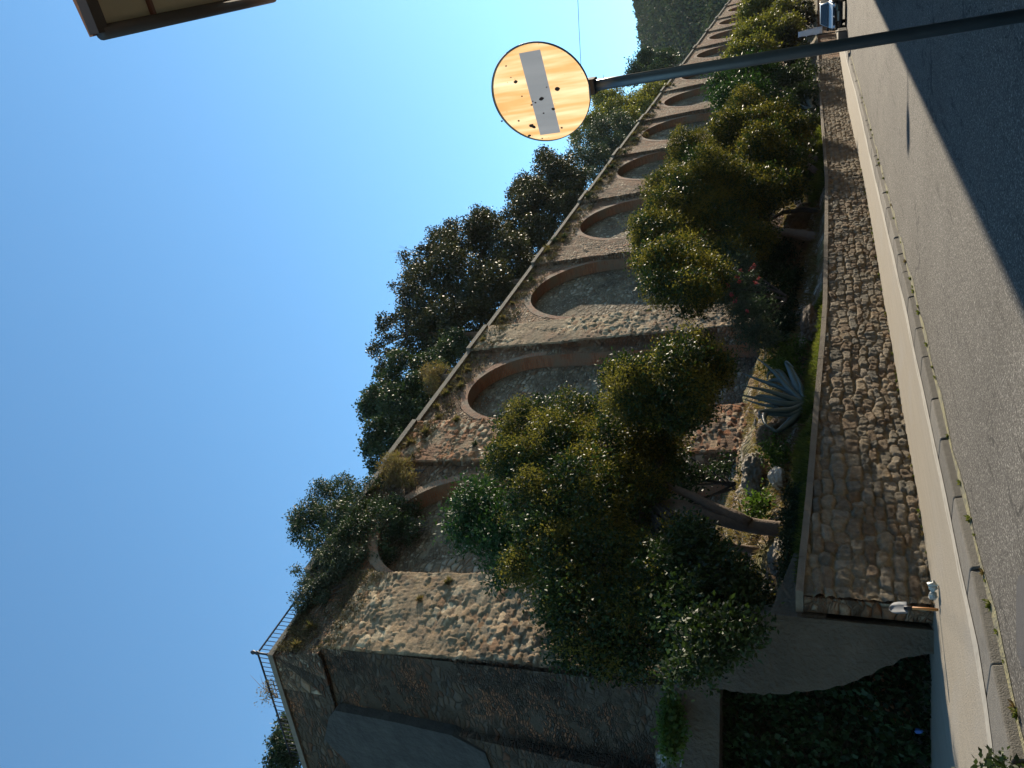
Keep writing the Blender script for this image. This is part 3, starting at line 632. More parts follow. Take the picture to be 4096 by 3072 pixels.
def disc_piece(sign):
    f = math.asin(bh / r); P = []; n = 40
    pts = [(r * math.cos(f + (math.pi - 2 * f) * k / n), r * math.sin(f + (math.pi - 2 * f) * k / n)) for k in range(n + 1)]
    return [(x, 0, sign * z) for x, z in pts]
b = MB()
for s in (1, -1):
    v = disc_piece(s); b.add(v, [tuple(range(len(v)))])
for s in (1, -1):
    x0 = math.sqrt(r * r - bh * bh); f = math.asin(bh / r)
    v = [(s * bw, 0, -bh), (s * bw, 0, bh)] + [(s * r * math.cos(f - 2 * f * k / 8), 0, r * math.sin(f - 2 * f * k / 8)) for k in range(9)]; b.add(v, [tuple(range(len(v)))])
t = NT('sign_orange'); c = t.coord()
st = t.n('Mapping', {'Vector': c, 'Scale': (13, 1, 1.1)}).outputs[0]; sn = t.noise(st, 1.0, 3, .5).outputs[0]
bc = t.mix(t.noise(c, 4, 3).outputs[0], (.55, .30, .11), (.66, .42, .20))
bc = t.mix(t.mapr(sn, .42, .74), bc, (.82, .68, .48))
bc = t.mix(t.mapr(t.n('TexVoronoi', {'Vector': c, 'Scale': 16.}).outputs['Distance'], .06, .1, .5, 0), bc, (.5, .12, .03))
tr = t.n('BsdfTranslucent', {'Color': bc}); t.set('Base Color', bc); t.set('Roughness', .35)
mx = t.n('MixShader', {0: .62}); t.t.links.new(t.b.outputs[0], mx.inputs[1]); t.t.links.new(tr.outputs[0], mx.inputs[2]); t.t.links.new(mx.outputs[0], t.t.nodes['Material Output'].inputs[0])
M['sign_orange'] = t.m
def meof(b, name):
    me = bpy.data.meshes.new(name); me.from_pydata(b.v, [], b.f); me.update(); return me
local('disc', meof(b, 'disc'), M['sign_orange'], sg, Mx)
b = MB(); b.add([(-bw, 0, -bh), (bw, 0, -bh), (bw, 0, bh), (-bw, 0, bh)], [(0, 1, 2, 3)])
t = NT('sign_bar'); c = t.coord(); bc = t.mix(t.noise(t.n('Mapping', {'Vector': c, 'Scale': (8, 1, 1)}).outputs[0], 1., 3).outputs[0], (.10, .11, .13), (.20, .22, .26))
tr = t.n('BsdfTranslucent', {'Color': bc}); t.set('Base Color', (.42, .43, .46)); t.set('Roughness', .4)
mx = t.n('MixShader', {0: .62}); t.t.links.new(t.b.outputs[0], mx.inputs[1]); t.t.links.new(tr.outputs[0], mx.inputs[2]); t.t.links.new(mx.outputs[0], t.t.nodes['Material Output'].inputs[0])
local('bar', meof(b, 'bar'), t.m, sg, Mx)
b = MB(); n = 64; vs = []; fs = []
for i in range(n):
    f = 2 * math.pi * i / n; cx, cz = math.cos(f), math.sin(f)
    for (rr, y) in ((r, .003), (r + .005, .0), (r + .007, -.012), (r + .004, -.024), (r - .004, -.024), (r - .002, -.006)): vs.append((rr * cx, y, rr * cz))
for i in range(n):
    for j in range(6): fs.append((i * 6 + j, ((i + 1) % n) * 6 + j, ((i + 1) % n) * 6 + (j + 1) % 6, i * 6 + (j + 1) % 6))
b.add(vs, fs); local('rim', meof(b, 'rim'), plain('sign_rim', (.22, .22, .27), .4, .6), sg, Mx)
M['rust'] = plain('rust', (.05, .02, .012), .8)
def sp(px, py):                          # spots measured in a close crop of the disc
    P = Vector(C0 + ray(1900 + px / 3.19, 100 + py / 3.19) * 1.0) - Vector(C0); tt = (Sc - Vector(C0)).dot(Nn) / P.dot(Nn); q = Vector(C0) + P * tt - Sc; return q.dot(Xl), q.dot(Zl)
rs = random.Random(2)
for (x, y, s) in ((518, 725, .017), (848, 940, .021), (1052, 815, .020), (725, 1285, .021), (755, 1300, .016), (695, 1410, .015), (1000, 1070, .016), (877, 1125, .008), (722, 1020, .010), (772, 990, .009), (1108, 1310, .010), (558, 1222, .010), (915, 792, .006), (858, 1445, .007), (397, 523, .008), (345, 1225, .010), (458, 668, .006), (600, 908, .007), (738, 972, .006), (1390, 590, .004)):
    u, v = sp(x, y); b = MB(); n = 9; vs = [(u + s * (rs.uniform(.7, 1.15)) * math.cos(2 * math.pi * k / n) * .8, 0, v + s * rs.uniform(.75, 1.2) * math.sin(2 * math.pi * k / n)) for k in range(n)]
    vs = [(x_, .003, z_) for x_, _, z_ in vs] + [(x_, .001, z_) for x_, _, z_ in vs]; b.add(vs, [tuple(range(n))] + [(k, (k + 1) % n, (k + 1) % n + n, k + n) for k in range(n)])
    local('rust_spot', meof(b, 'rust_spot'), M['rust'], sg, Mx)
b = MB(); cpt = pt - dn * .01
b.bar(pt + Vector((0, 0, -.05)), pt + Vector((0, 0, .03)), .12, .12); b.build('bracket', M['metal_dark'], sg, bevel=.008)
# ---- roof corner of the house on the road side
EZ = 9.6; ea = 8.31
hs = empty('house', (ea + 6, -5, 0), label='house on the road side, only its dark eave corner showing against the sky', cat='house')
M['eave'] = plain('eave_dark', (.06, .045, .04), .7, var=.2); M['soffit'] = plain('soffit', (.52, .43, .30), .85, var=.12); M['rafter'] = plain('rafter', (.16, .07, .05), .7)
b = MB(); b.box(ea + .35, 11.6, -9, -.62, 0, EZ + .1); b.build('wall', plain('house_wall', (.55, .42, .26), .9), hs)
b = MB(); b.box(ea, 12.0, -1.5, -.05, EZ + .08, EZ + .11); b.build('soffit', M['soffit'], hs)
M['tiles'] = plain('rooftiles', (.32, .15, .09), .9); b = MB(); b.hexa([(ea - .06, -9.4, EZ + .115), (12.1, -9.4, EZ + .115), (12.1, .02, EZ + .115), (ea - .06, .02, EZ + .115), (ea - .06, -9.4, EZ + .9), (12.1, -9.4, EZ + .9), (12.1, .02, EZ + .17), (ea - .06, .02, EZ + .17)]); b.build('roof', M['tiles'], hs)
h2 = empty('house', (40, -5, 0), label='row of houses on the road side whose shadow covers the right part of the road', cat='house')
b = MB(); b.box(26.7, 140, -9, -.62, 0, EZ + .1); b.build('wall', bpy.data.materials['house_wall'], h2)
b = MB(); b.hexa([(26.4, -9.4, EZ - .02), (140.6, -9.4, EZ - .02), (140.6, .02, EZ - .02), (26.4, .02, EZ - .02), (26.4, -9.4, EZ + .6), (140.6, -9.4, EZ + .6), (140.6, .02, EZ + .05), (26.4, .02, EZ + .05)]); b.build('roof', M['tiles'], h2)
b = MB(); b.tube([(ea, -.0, EZ + .04), (12.05, -.0, EZ + .04)], .085, 12); b.build('gutter', M['eave'], hs, True)
b = MB(); b.box(ea - .1, ea + .08, -1.5, .0, EZ - .03, EZ + .113); b.build('bargeboard', M['eave'], hs)
for k in range(2):
    x = ea + .98 + k * 2.4; b = MB(); b.box(x, x + .055, -.62, -.052, EZ + .02, EZ + .079); b.build('rafter', M['rafter'], hs)
rear_blocker = empty('house', (-10, -5, 0), label='unseen tall house on the road side behind the camera, added to darken the road shade', cat='house')  # out of view, added to block skylight from the shaded road
b = MB(); b.box(-40, 6, -9, -1.2, 0, 11.4); b.build('wall', bpy.data.materials['house_wall'], rear_blocker)
b = MB(); b.box(-40.2, 6.2, -9.2, -.9, 11.41, 11.7); b.build('roof', M['tiles'], rear_blocker)
gap_blocker = empty('house', (20, -5, 0), label='unseen lower flat-roofed building added between the two taller houses to deepen the road shade', cat='house')  # unseen filler, added to cut skylight while kept below the sun's path to the sign
b = MB(); b.box(12.3, 26.2, -9, -.8, 0, 5.3); b.build('wall', bpy.data.materials['house_wall'], gap_blocker)
b = MB(); b.box(12.4, 26.1, -8.9, -.7, 5.31, 5.5); b.build('roof', M['tiles'], gap_blocker)
sl = empty('street_lamp', (35.6, -.62, 8.1), label='street lamp on a wall arm, seen only as a thin shadow on the sunlit road', cat='street lamp')
b = MB(); b.tube([(35.6, -.62, 7.9), (35.2, -.1, 8.15), (34.4, 1.1, 8.15)], .03, 8); b.build('arm', M['metal_dark'], sl, True)
b = MB(); b.tube([(34.45, 1.05, 8.15), (34.3, 1.25, 8.16), (34.05, 1.6, 8.15), (33.85, 1.9, 8.1)], [.04, .14, .16, .05], 10); b.build('lamp_head', M['metal_dark'], sl, True)
# ---- overhead wire
b = MB(); P = [Vector(C0 + ray(x, y) * d) for x, y, d in ((2300, -420, 14), (2309, -60, 15.5), (2316, 110, 17), (2326, 300, 19), (2345, 430, 22), (2420, 560, 27))]
b.tube(P, .006, 5); tag(b.build('overhead_wire', M['metal_dark']), 'thin dark wire hanging across the sky behind the road sign', 'wire')
# ---- railings on the bastion
rl = empty('railing', (12.0, 15.9, 15.92), label='dark iron railing with thin balusters and ball-topped corner post on the bastion', cat='railing')
qp = 15.9; pc = onq(1063, 2649, qp); zt_ = float(onq(1014, 2635, qp)[2]); zk = float(onq(990, 2640, qp)[2]); ca = 12.02; z0 = 15.92
b = MB(); b.lathe((ca, qp, z0), [(0, 0), (.05, 0), (.05, .1), (.032, .14), (.032, zt_ - z0 - .05), (.06, zt_ - z0 - .02), (.06, zt_ - z0 + .04), (.03, zt_ - z0 + .07), (.055, zt_ - z0 + .12), (.065, zt_ - z0 + .16), (.045, zt_ - z0 + .21), (.015, zt_ - z0 + .24), (0, zt_ - z0 + .27)]); b.build('post', M['metal_dark'], rl, True)
e2 = (ca + Lx * 5, qp + Ly * 5)
b = MB(); b.bar((ca, qp, zt_), (ca + 7.2, qp, zt_), .045, .03); b.build('handrail', M['metal_dark'], rl)
b = MB(); b.bar((ca, qp, zt_), (e2[0], e2[1], zt_), .045, .03); b.build('handrail', M['metal_dark'], rl)
for k in range(1, 48):
    x = ca + k * .15; b = MB(); b.bar((x, qp, z0), (x, qp, zt_ - .01), .016, .016); b.build('baluster', M['metal_dark'], rl)
for k in range(1, 30):
    f = k * .16; x, y = ca + Lx * f, qp + Ly * f; b = MB(); b.bar((x, y, z0), (x, y, zt_ - .01), .016, .016); b.build('baluster', M['metal_dark'], rl)
# ---- shovel
ft = onz(3740, 2438, .13); qv = ft[1]
sh = empty('shovel', tuple(ft), label='spade with grey blade upward and orange wooden handle leaning on the terrace wall', cat='shovel')
tp = onq(3633, 2428, 8.93); tp2 = onq(3556, 2426, 9.0)
ft = Vector(onq(3738, 2438, 8.44)); ft.z = .135; tp = Vector(onq(3630, 2431, 8.50)); tp2 = Vector(onq(3556, 2428, 8.53))
b = MB(); b.tube([ft, tp], .019, 8); b.build('handle', plain('handle', (.50, .20, .05), .6), sh, True)
d = (tp2 - tp); w = .105; side = Vector((1, 0, 0)); nrm = Vector((0, -1, .1)); b = MB(); vs = []
prof = [(0, .75), (.04, 1.0), (.45, 1.0), (.7, .93), (.85, .72), (.95, .42), (1.0, .05)]
for f, ww in prof:
    for kx in (-1, -.5, 0, .5, 1): vs.append(tp + d * f + side * w * ww * kx + nrm * (.02 * (kx * kx) - .015 - .03 * (f * f)))
fs = [(i * 5 + k, i * 5 + k + 1, i * 5 + k + 6, i * 5 + k + 5) for i in range(len(prof) - 1) for k in range(4)]
b.add(vs, fs); o = b.build('blade', plain('blade', (.13, .15, .18), .7, 0), sh, True); sm_ = o.modifiers.new('solid', 'SOLIDIFY'); sm_.thickness = .004
b = MB(); b.tube([tp - d * .25, tp + d * .2], .024, 8); b.build('socket', M['metal_dark'], sh, True)
# ---- crumpled bag by the wall foot
rg = np.random.default_rng(4); bag = MB(); p0 = Vector(onz(3742, 2325, .16)); p1 = Vector(onz(3742, 2398, .16)); n = 10
for z_ in (p0, p1): z_.y = min(z_.y, 8.6)
pts = [p0.lerp(p1, i / 12) + Vector((0, 0, .03)) for i in range(13)]; rad = [.01, .045, .06, .065, .06, .05, .03, .02, .035, .045, .05, .05, .015]
bag.tube(pts, [x * rg.uniform(.85, 1.1) for x in rad], n)
bag.v = [tuple(np.array(v) + rg.normal(size=3) * .008) for v in bag.v]
tag(bag.build('plastic_bag', plain('bag', (.36, .38, .36), .5, var=.15, scale=20)), 'crumpled whitish plastic bag on the pavement at the foot of the wall, beside the spade', 'litter')
b = MB(); p = onz(3688, 2925, .25); b.tube([Vector(p), Vector(p) + Vector((.05, .07, .05)), Vector(p) + Vector((.07, .11, .03))], [.02, .045, .02], 6)
tag(b.build('plastic_wrapper', plain('wrapper', (.05, .12, .35), .4)), 'small blue plastic scrap in the dark ivy by the gateway opening', 'litter')
# ---- furled banner on a thin leg by the far kerb
fb = onz(3384, 122, .12); ba = float(fb[0]); bb_ = MB()
up0 = Vector(onz(3384, 122, .12)); up1 = Vector(ona(3290, 136, ba)); up2 = Vector(ona(3188, 152, ba + .0))
bn = empty('banner_post', tuple(up0), label='narrow white banner on a thin dark leg at the kerb beside the car', cat='banner')
b = MB(); b.tube([up0, up1, up2], .03, 6); b.build('leg', M['metal_dark'], bn)
dd = (up2 - up1); sd = Vector((.05, -.98, 0)).normalized(); b = MB(); vs = []; ns_ = 12
for i in range(ns_ + 1):
    f = i / ns_; 
    for kx in (0, .33, .66, 1): vs.append(up1 + dd * (f * .95) + sd * (kx * (.42 - .12 * f)) + Vector((.04 * math.sin(f * 17 + kx * 5), 0, 0)))
b.add(vs, [(i * 4 + k, i * 4 + k + 1, i * 4 + k + 5, i * 4 + k + 4) for i in range(ns_) for k in range(3)])
o = b.build('banner', plain('banner_white', (.80, .80, .84), .6, var=.06), bn, True); sm_ = o.modifiers.new('s', 'SOLIDIFY'); sm_.thickness = .02
# ---- stone block ending the far kerb
p = onz(3388, 128, 0)
b = MB(); b.box(p[0] - 1.2, p[0] + .2, p[1] - .25, p[1] + .25, .02, .5); tag(b.build('kerb_block', M['kerb2'], bevel=.03), 'squat pale stone block standing at the far kerb end near the car', 'stone block')
# ---- the car, coming down the street
cf = onz(3386, 62, 0); cx, cy = float(cf[0]), float(cf[1]) - .05
car = empty('parked_car', (cx + 2, cy, 0), label='dark hatchback facing the camera at the far end of the road', cat='car')
M['paint'] = plain('car_paint', (.014, .018, .024), .18, .5, var=.05); M['glass'] = plain('car_glass', (.01, .015, .02), .05, 0, var=.1); M['tyre'] = plain('tyre', (.015, .015, .015), .9)
M['chrome'] = plain('chrome', (.6, .6, .62), .12, 1.); M['lamp'] = plain('lamp', (.7, .72, .75), .08, .7); M['paint_sky'] = plain('car_paint_sky', (.30, .32, .33), .3, .5, var=.05)  # bonnet and cabin get a paler tone, the sky's reflection painted in
M['plate'] = plain('plate', (.35, .40, .38), .5)
W = .84
def sect(x, hw, z0, z1, n=4): return [(cx + x, cy - hw, z0), (cx + x, cy + hw, z0), (cx + x, cy + hw, z1), (cx + x, cy - hw, z1)]
def loft(name, S, mat, bevel=.06):
    b = MB(); vs = [p for s in S for p in s]; fs = [(0, 3, 2, 1), tuple(len(vs) - 4 + k for k in range(4))]
    for i in range(len(S) - 1): fs += [(i * 4 + k, i * 4 + (k + 1) % 4, (i + 1) * 4 + (k + 1) % 4, (i + 1) * 4 + k) for k in range(4)]
    b.add(vs, fs); return b.build(name, mat, car, True, bevel)
loft('body', [sect(0, .70, .28, .62), sect(.12, .80, .2, .74), sect(.5, .86, .2, .84), sect(1.1, .87, .2, .96), sect(3.0, .87, .2, .98), sect(3.9, .84, .25, .95), sect(4.05, .78, .3, .9)], M['paint'])
loft('cabin', [sect(1.05, .74, .93, .97), sect(1.75, .60, .95, 1.42), sect(2.2, .60, .95, 1.47), sect(3.3, .60, .95, 1.44), sect(3.9, .66, .9, 1.0)], M['paint_sky'], .05)
b = MB(); b.add([(cx + 1.08, cy - .66, .985), (cx + 1.08, cy + .66, .985), (cx + 1.70, cy + .53, 1.40), (cx + 1.70, cy - .53, 1.40)], [(0, 1, 2, 3)]); b.v = [(x - .03, y, z + .03) for x, y, z in b.v]; b.build('windscreen', M['glass'], car)
b = MB(); b.hexa([(cx + .14, cy - .68, .74), (cx + .14, cy + .68, .74), (cx + .14, cy + .68, .76), (cx + .14, cy - .68, .76), (cx + 1.1, cy - .74, .955), (cx + 1.1, cy + .74, .955), (cx + 1.1, cy + .74, .985), (cx + 1.1, cy - .74, .985)]); b.build('bonnet', M['paint_sky'], car, bevel=.01)
for s in (-1, 1):
    b = MB(); b.lathe((0, 0, 0), [(0, .05), (.07, .04), (.10, 0), (.11, -.03)]); b.v = [(cx - .0 - z, cy + s * .60 + x * 1.2, .64 + y * .8) for x, y, z in b.v]; b.build('headlight', M['lamp'], car, True)
    b = MB(); b.box(cx + 1.35, cx + 1.5, cy + s * .86 - .1, cy + s * .86 + .1, .95, 1.08); b.build('wing_mirror', M['paint'], car, bevel=.03)
    for x in (.75, 3.3):
        b = MB(); b.tube([(cx + x, cy + s * .86, .31), (cx + x, cy + s * .68, .31)], .31, 20); w_ = b.build('wheel', M['tyre'], car)
        b = MB(); b.tube([(cx + x, cy + s * .868, .31), (cx + x, cy + s * .83, .31)], .19, 14); r_ = b.build('rim', M['chrome'], w_); r_.matrix_parent_inverse = Matrix.Identity(4)
b = MB(); b.box(cx - .02, cx + .05, cy - .40, cy + .40, .56, .66); b.build('grille', M['tyre'], car, bevel=.01)
b = MB(); b.box(cx - .04, cx - .005, cy - .26, cy + .26, .40, .51); b.build('number_plate', M['plate'], car)
b = MB(); b.box(cx - .05, cx + .3, cy - .76, cy + .76, .24, .38); b.build('bumper', M['tyre'], car, bevel=.04)
b = MB(); b.lathe((0, 0, 0), [(0, .03), (.05, .02), (.055, 0)]); b.v = [(cx - .03 - z, cy + x, .68 + y) for x, y, z in b.v]; b.build('badge', M['chrome'], car)
# ================================================================== planting
QT = 10.15
def B_(lst, q, **k): return [pb(x, y, r, q, **k) for x, y, r in lst]
def BQ(lst, fq, **k): return [pb(x, y, r, fq(x, y), **k) for x, y, r in lst]
# the big privet by the near end of the terrace
T1 = B_([(1450, 830, 80), (1380, 850, 55), (1505, 790, 55), (1340, 810, 35), (1545, 800, 35), (1490, 860, 45)], 8.4, ky=1.0) + \
     B_([(1240, 900, 55), (1135, 930, 55), (1110, 990, 45), (1200, 1000, 85), (1320, 980, 80), (1160, 1090, 60), (1280, 1110, 95), (1385, 1060, 55), (1180, 1200, 65), (1300, 1220, 95), (1400, 1240, 75), (1460, 1300, 75), (1550, 1340, 65), (1270, 1340, 75), (1400, 1360, 75), (1210, 1320, 50), (1330, 1400, 45), (1480, 1400, 50), (1115, 1230, 30), (1580, 1400, 40), (1430, 910, 50), (1400, 970, 55), (1540, 1230, 45), (1600, 1310, 50), (1560, 1400, 50), (1480, 1180, 50), (1620, 1260, 25)], 10.0, ky=1.05)
T1B = B_([(1500, 1435, 38), (1545, 1405, 38), (1600, 1365, 36), (1470, 1450, 30), (1560, 1365, 45), (1625, 1350, 25), (1520, 1380, 50)], 8.9, ky=.8) + B_([(1520, 1290, 50), (1560, 1230, 42), (1460, 1310, 50), (1500, 1180, 45), (1440, 1230, 50), (1590, 1300, 38)], 9.35, ky=.9)
T1A = T1; T1 = T1A + T1B
tb = Vector(onq(3140, 2135, QT)); tb.z = float(hwall(tb.x)) - .1
P = lambda x, y, q=QT: Vector(onq(x, y, q))
tree('privet_tree', 'largest privet tree with yellowish flower tufts and two trunks, nearest end of the terrace', 'tree', tuple(tb), T1,
     [dict(n=150000, size=.085, mat='privet', cluster=7, cr=.10, elong=2.1, lump=.25, gaps=.03), dict(part='flower_tufts', blobs=T1A, n=230000, size=.042, mat='tuft', cluster=34, cr=.085, elong=1.7, shell=.05, lump=.25, gaps=.42)],
     [([tb, P(2900, 2080), P(2730, 2030), P(2580, 1990)], [.17, .14, .12, .09]), ([P(3000, 2095, QT - .1), P(2800, 2000, QT - .2), P(2650, 1930, QT - .2)], [.11, .09, .06])], bark='bark', seed=1)
G1 = B_([(1030, 1080, 40), (1000, 1130, 30), (1075, 1080, 45), (1090, 1150, 45), (1010, 1160, 22), (1050, 1120, 40), (1085, 1240, 25), (1130, 1150, 50)], 11.3)
gb = Vector((12.6, 11.3, 2.4))
tree('laurel_tree', 'bright glossy-leaved laurel rising behind the largest privet', 'tree', tuple(gb), G1, [dict(n=16000, size=.11, mat='glossy', cluster=5, cr=.15, elong=2.6, lump=.3, gaps=.25)], [([gb, Vector((12.9, 11.3, 5)), Vector((13.4, 11.3, 8.2))], [.08, .06, .03])], seed=2)
# the second privet, over the darkest shade on the wall
T2 = BQ([(1500, 335, 45), (1545, 330, 35), (1440, 400, 35), (1500, 400, 60), (1570, 420, 75), (1450, 450, 50), (1430, 510, 50), (1530, 500, 90), (1440, 580, 45), (1550, 590, 70), (1630, 450, 55), (1490, 640, 45), (1480, 565, 55), (1520, 600, 44), (1400, 565, 32), (1425, 620, 34), (1620, 520, 45), (1400, 500, 22)], lambda x, y: 7.9 if (y >= 550 and x < 1495) or (x, y) == (1480, 565) else (8.8 if x < 1530 else 9.9), ky=1.0)
t2 = Vector(onq(3285, 955, QT)); t2.z = float(hwall(t2.x)) - .1
tree('privet_tree', 'second privet tree, rounded dense crown on a crooked brown trunk mid terrace', 'tree', tuple(t2), T2,
     [dict(n=95000, size=.09, mat='privet', cluster=7, cr=.12, elong=2.0, lump=.25, gaps=.08), dict(part='flower_tufts', n=230000, size=.048, mat='tuft', cluster=34, cr=.10, elong=1.7, shell=.05, lump=.25, gaps=.35)],
     [([t2, P(3120, 925), P(3040, 905), P(2960, 880)], [.17, .14, .13, .10])], seed=3)
T3 = B_([(1610, 235, 40), (1600, 290, 50), (1660, 270, 45), (1640, 340, 55), (1690, 350, 45), (1700, 290, 35), (1580, 260, 25), (1690, 410, 35), (1650, 400, 40)], 9.4, ky=1.0)
t3 = Vector(onq(3262, 845, QT)); t3.z = float(hwall(t3.x)) - .1
tree('privet_tree', 'dark third privet tree between the second privet and the far agave', 'tree', tuple(onq(3270, 700, QT) * np.array([1, 1, 0]) + np.array([0, 0, 1.3])), T3,
     [dict(n=36000, size=.12, mat='privet', cluster=7, cr=.15, elong=2.0, lump=.25, gaps=.08), dict(part='flower_tufts', n=70000, size=.07, mat='tuft', cluster=14, cr=.12, elong=1.6, shell=.08, gaps=.5)],
     [([Vector(onq(3290, 700, QT)), P(3230, 660), P(3180, 620), P(3120, 560)], [.16, .12, .10, .07]), ([Vector(onq(3285, 640, QT)), P(3220, 620), P(3150, 600)], [.11, .09, .06])], seed=4)
t3b = empty('crooked_tree', tuple(t3), label='slender black-trunked tree bending into the second privet crown', cat='tree')
trunk('trunk', [t3, P(3200, 840), P(3130, 850), P(3080, 880), P(3000, 860)], [.10, .09, .075, .06, .05], M['bark_dark'], t3b)
foliage('crown', B_([(1600, 460, 40), (1570, 470, 45)], 10.6), 5000, .11, M['dark_leaf'], t3b, 77)
T4 = B_([(1560, 190, 25), (1600, 165, 28), (1620, 200, 35), (1570, 215, 25), (1640, 160, 30)], 10.3)
t4 = Vector((56, 10.9, 1.5)); tree('laurel_tree', 'glossy deep green tree half behind the sign pole', 'tree', tuple(t4), T4, [dict(n=16000, size=.17, mat='glossy', cluster=5, cr=.25, elong=2.2, lump=.25)], [([t4, Vector((56, 10.9, 5))], [.12, .08])], seed=5)
T5 = B_([(1620, 95, 28), (1650, 80, 35), (1690, 85, 32), (1600, 125, 24), (1640, 120, 32), (1705, 60, 20), (1570, 150, 15)], 11.2)
t5 = Vector((72, 11.6, 1.5)); tree('privet_tree', 'far yellow-green tree just right of the sign pole above the white banner', 'tree', tuple(t5), T5, [dict(n=26000, size=.22, mat='yellow_leaf', cluster=6, cr=.3, elong=1.8, lump=.25)], [([t5, Vector((72, 11.3, 6))], [.15, .1])], seed=6)
T6 = B_([(1640, 22, 26), (1670, 12, 28), (1690, 35, 22), (1615, 30, 14)], 11.8)
t6 = Vector((98, 12.3, 1.5)); tree('privet_tree', 'farthest yellow-green street-side tree, at the photo edge above the car', 'tree', tuple(t6), T6, [dict(n=18000, size=.3, mat='yellow_leaf', cluster=6, cr=.4, elong=1.8, lump=.25)], [([t6, Vector((98, 12, 6))], [.2, .12])], seed=7)
# dark undergrowth along the terrace
def bush(name, label, cat, blobs, q, n, size, mat, seed, base=None, flowers=None, elong=2., ground=None, **k):
    bl2 = B_(blobs, q) if q else blobs
    bx = sum(b[0] for b in bl2) / len(bl2); by = sum(b[1] for b in bl2) / len(bl2); bz = min(b[2] - b[5] for b in bl2)
    t = empty(name, (bx, by, bz), label=label, cat=cat)
    foliage('foliage', bl2, n, size, M[mat], t, seed, elong, **k)
    st = MB(); r = random.Random(seed)
    for b_ in bl2:
        st.tube([(bx + r.uniform(-.2, .2), by, bz - .1), ((bx + b_[0]) / 2 + r.uniform(-.1, .1), by, (bz + b_[2]) / 2), (b_[0], b_[1], b_[2])], [.03, .02, .008], 5)
    st.build('stems', M['bark_dark'], t)
    return t
bush('dark_shrub', 'dark shrub under the far trees right behind the sign pole', 'shrub', [(1700, 190, 40), (1690, 235, 38), (1735, 215, 28), (1730, 165, 25), (1670, 165, 28)], 10.9, 22000, .15, 'dark_leaf', 21, cluster=6)
bush('dark_shrub', 'grey-green shrub beside the far agave', 'shrub', [(1710, 290, 32), (1735, 330, 22), (1700, 340, 32), (1725, 385, 26), (1745, 265, 16)], 10.7, 16000, .13, 'grey_leaf', 22, cluster=6)
bush('dark_shrub', 'brown dry thicket above the car', 'shrub', [(1710, 90, 24), (1725, 40, 24), (1735, 110, 14), (1720, 130, 16), (1740, 20, 16)], 11.4, 9000, .25, 'bigleaf', 23, cluster=6)
ol = bush('oleander', 'oleander with red-pink blossoms hanging below the second privet', 'shrub', [(1590, 590, 35), (1560, 620, 35), (1610, 640, 35), (1625, 690, 38), (1650, 720, 28), (1590, 560, 22), (1610, 735, 15)], 9.5, 17000, .12, 'oleander', 24, elong=6., cluster=7, cr=.12, lump=.35, gaps=.2)
rg = np.random.default_rng(12)
for (x, y) in ((1240, 1285), (1340, 1270), (1360, 1245), (1230, 1385), (1085, 1410), (1135, 1415), (1380, 1395), (1400, 1355), (1200, 1555), (1300, 1650), (1215, 1345), (1160, 1500)):
    p = onq(2400 + x / 2.212, 500 + y / 2.212, 9.0); c = p + rg.normal(size=(22, 3)) * .028
    V, Q = leaves(rg, c, .045, 1.3); mobj('blossom', npmesh('blossom', V, Q), M['pink'], ol)
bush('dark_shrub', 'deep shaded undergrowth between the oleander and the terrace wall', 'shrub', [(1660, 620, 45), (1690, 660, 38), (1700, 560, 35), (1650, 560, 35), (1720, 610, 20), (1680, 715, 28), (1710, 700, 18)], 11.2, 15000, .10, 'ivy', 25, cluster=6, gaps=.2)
bush('dark_shrub', 'fresh green leafy shrub beside the nearer agave', 'shrub', [(1690, 770, 18), (1705, 800, 15), (1720, 760, 14), (1675, 790, 12)], 10.0, 2600, .10, 'ivy_light', 26, elong=3.)
bush('leafy_plant', 'small bright green plant by the boulder', 'plant', [(3100 / K, 1800 / K, 16), (3130 / K, 1830 / K, 12)], 10.2, 900, .09, 'ivy_light', 27, elong=2.5)
bush('leafy_plant', 'light green sprig left of the trunk of the largest privet', 'plant', [(2780 / K, 2200 / K, 9), (2800 / K, 2190 / K, 8)], 10.4, 500, .08, 'ivy_light', 28, elong=2.)
bush('leafy_plant', 'broad-leaved weed on the slope right of the main trunk', 'plant', [(3020 / K, 2040 / K, 12), (3040 / K, 2000 / K, 10)], 10.6, 700, .09, 'ivy_light', 29, elong=2.)
bush('shaded_shrub', 'dark low hedge leaves over the near terrace coping', 'shrub', [(3175 / K, y / K, r) for y, r in ((2050, 18), (2120, 24), (2190, 24), (2260, 22), (2330, 18), (1980, 14))], 9.45, 9000, .05, 'dark_leaf', 30, cluster=6, cr=.05)
bush('dark_shrub', 'shaded shrub in the hollow behind the largest privet trunk', 'shrub', [(1560, 1010, 20), (1500, 1040, 30), (1450, 1100, 50), (1400, 1010, 50), (1440, 960, 45), (1440, 1040, 50), (1400, 1140, 40)], 11.4, 14000, .09, 'ivy', 31, cluster=6, gaps=.3)
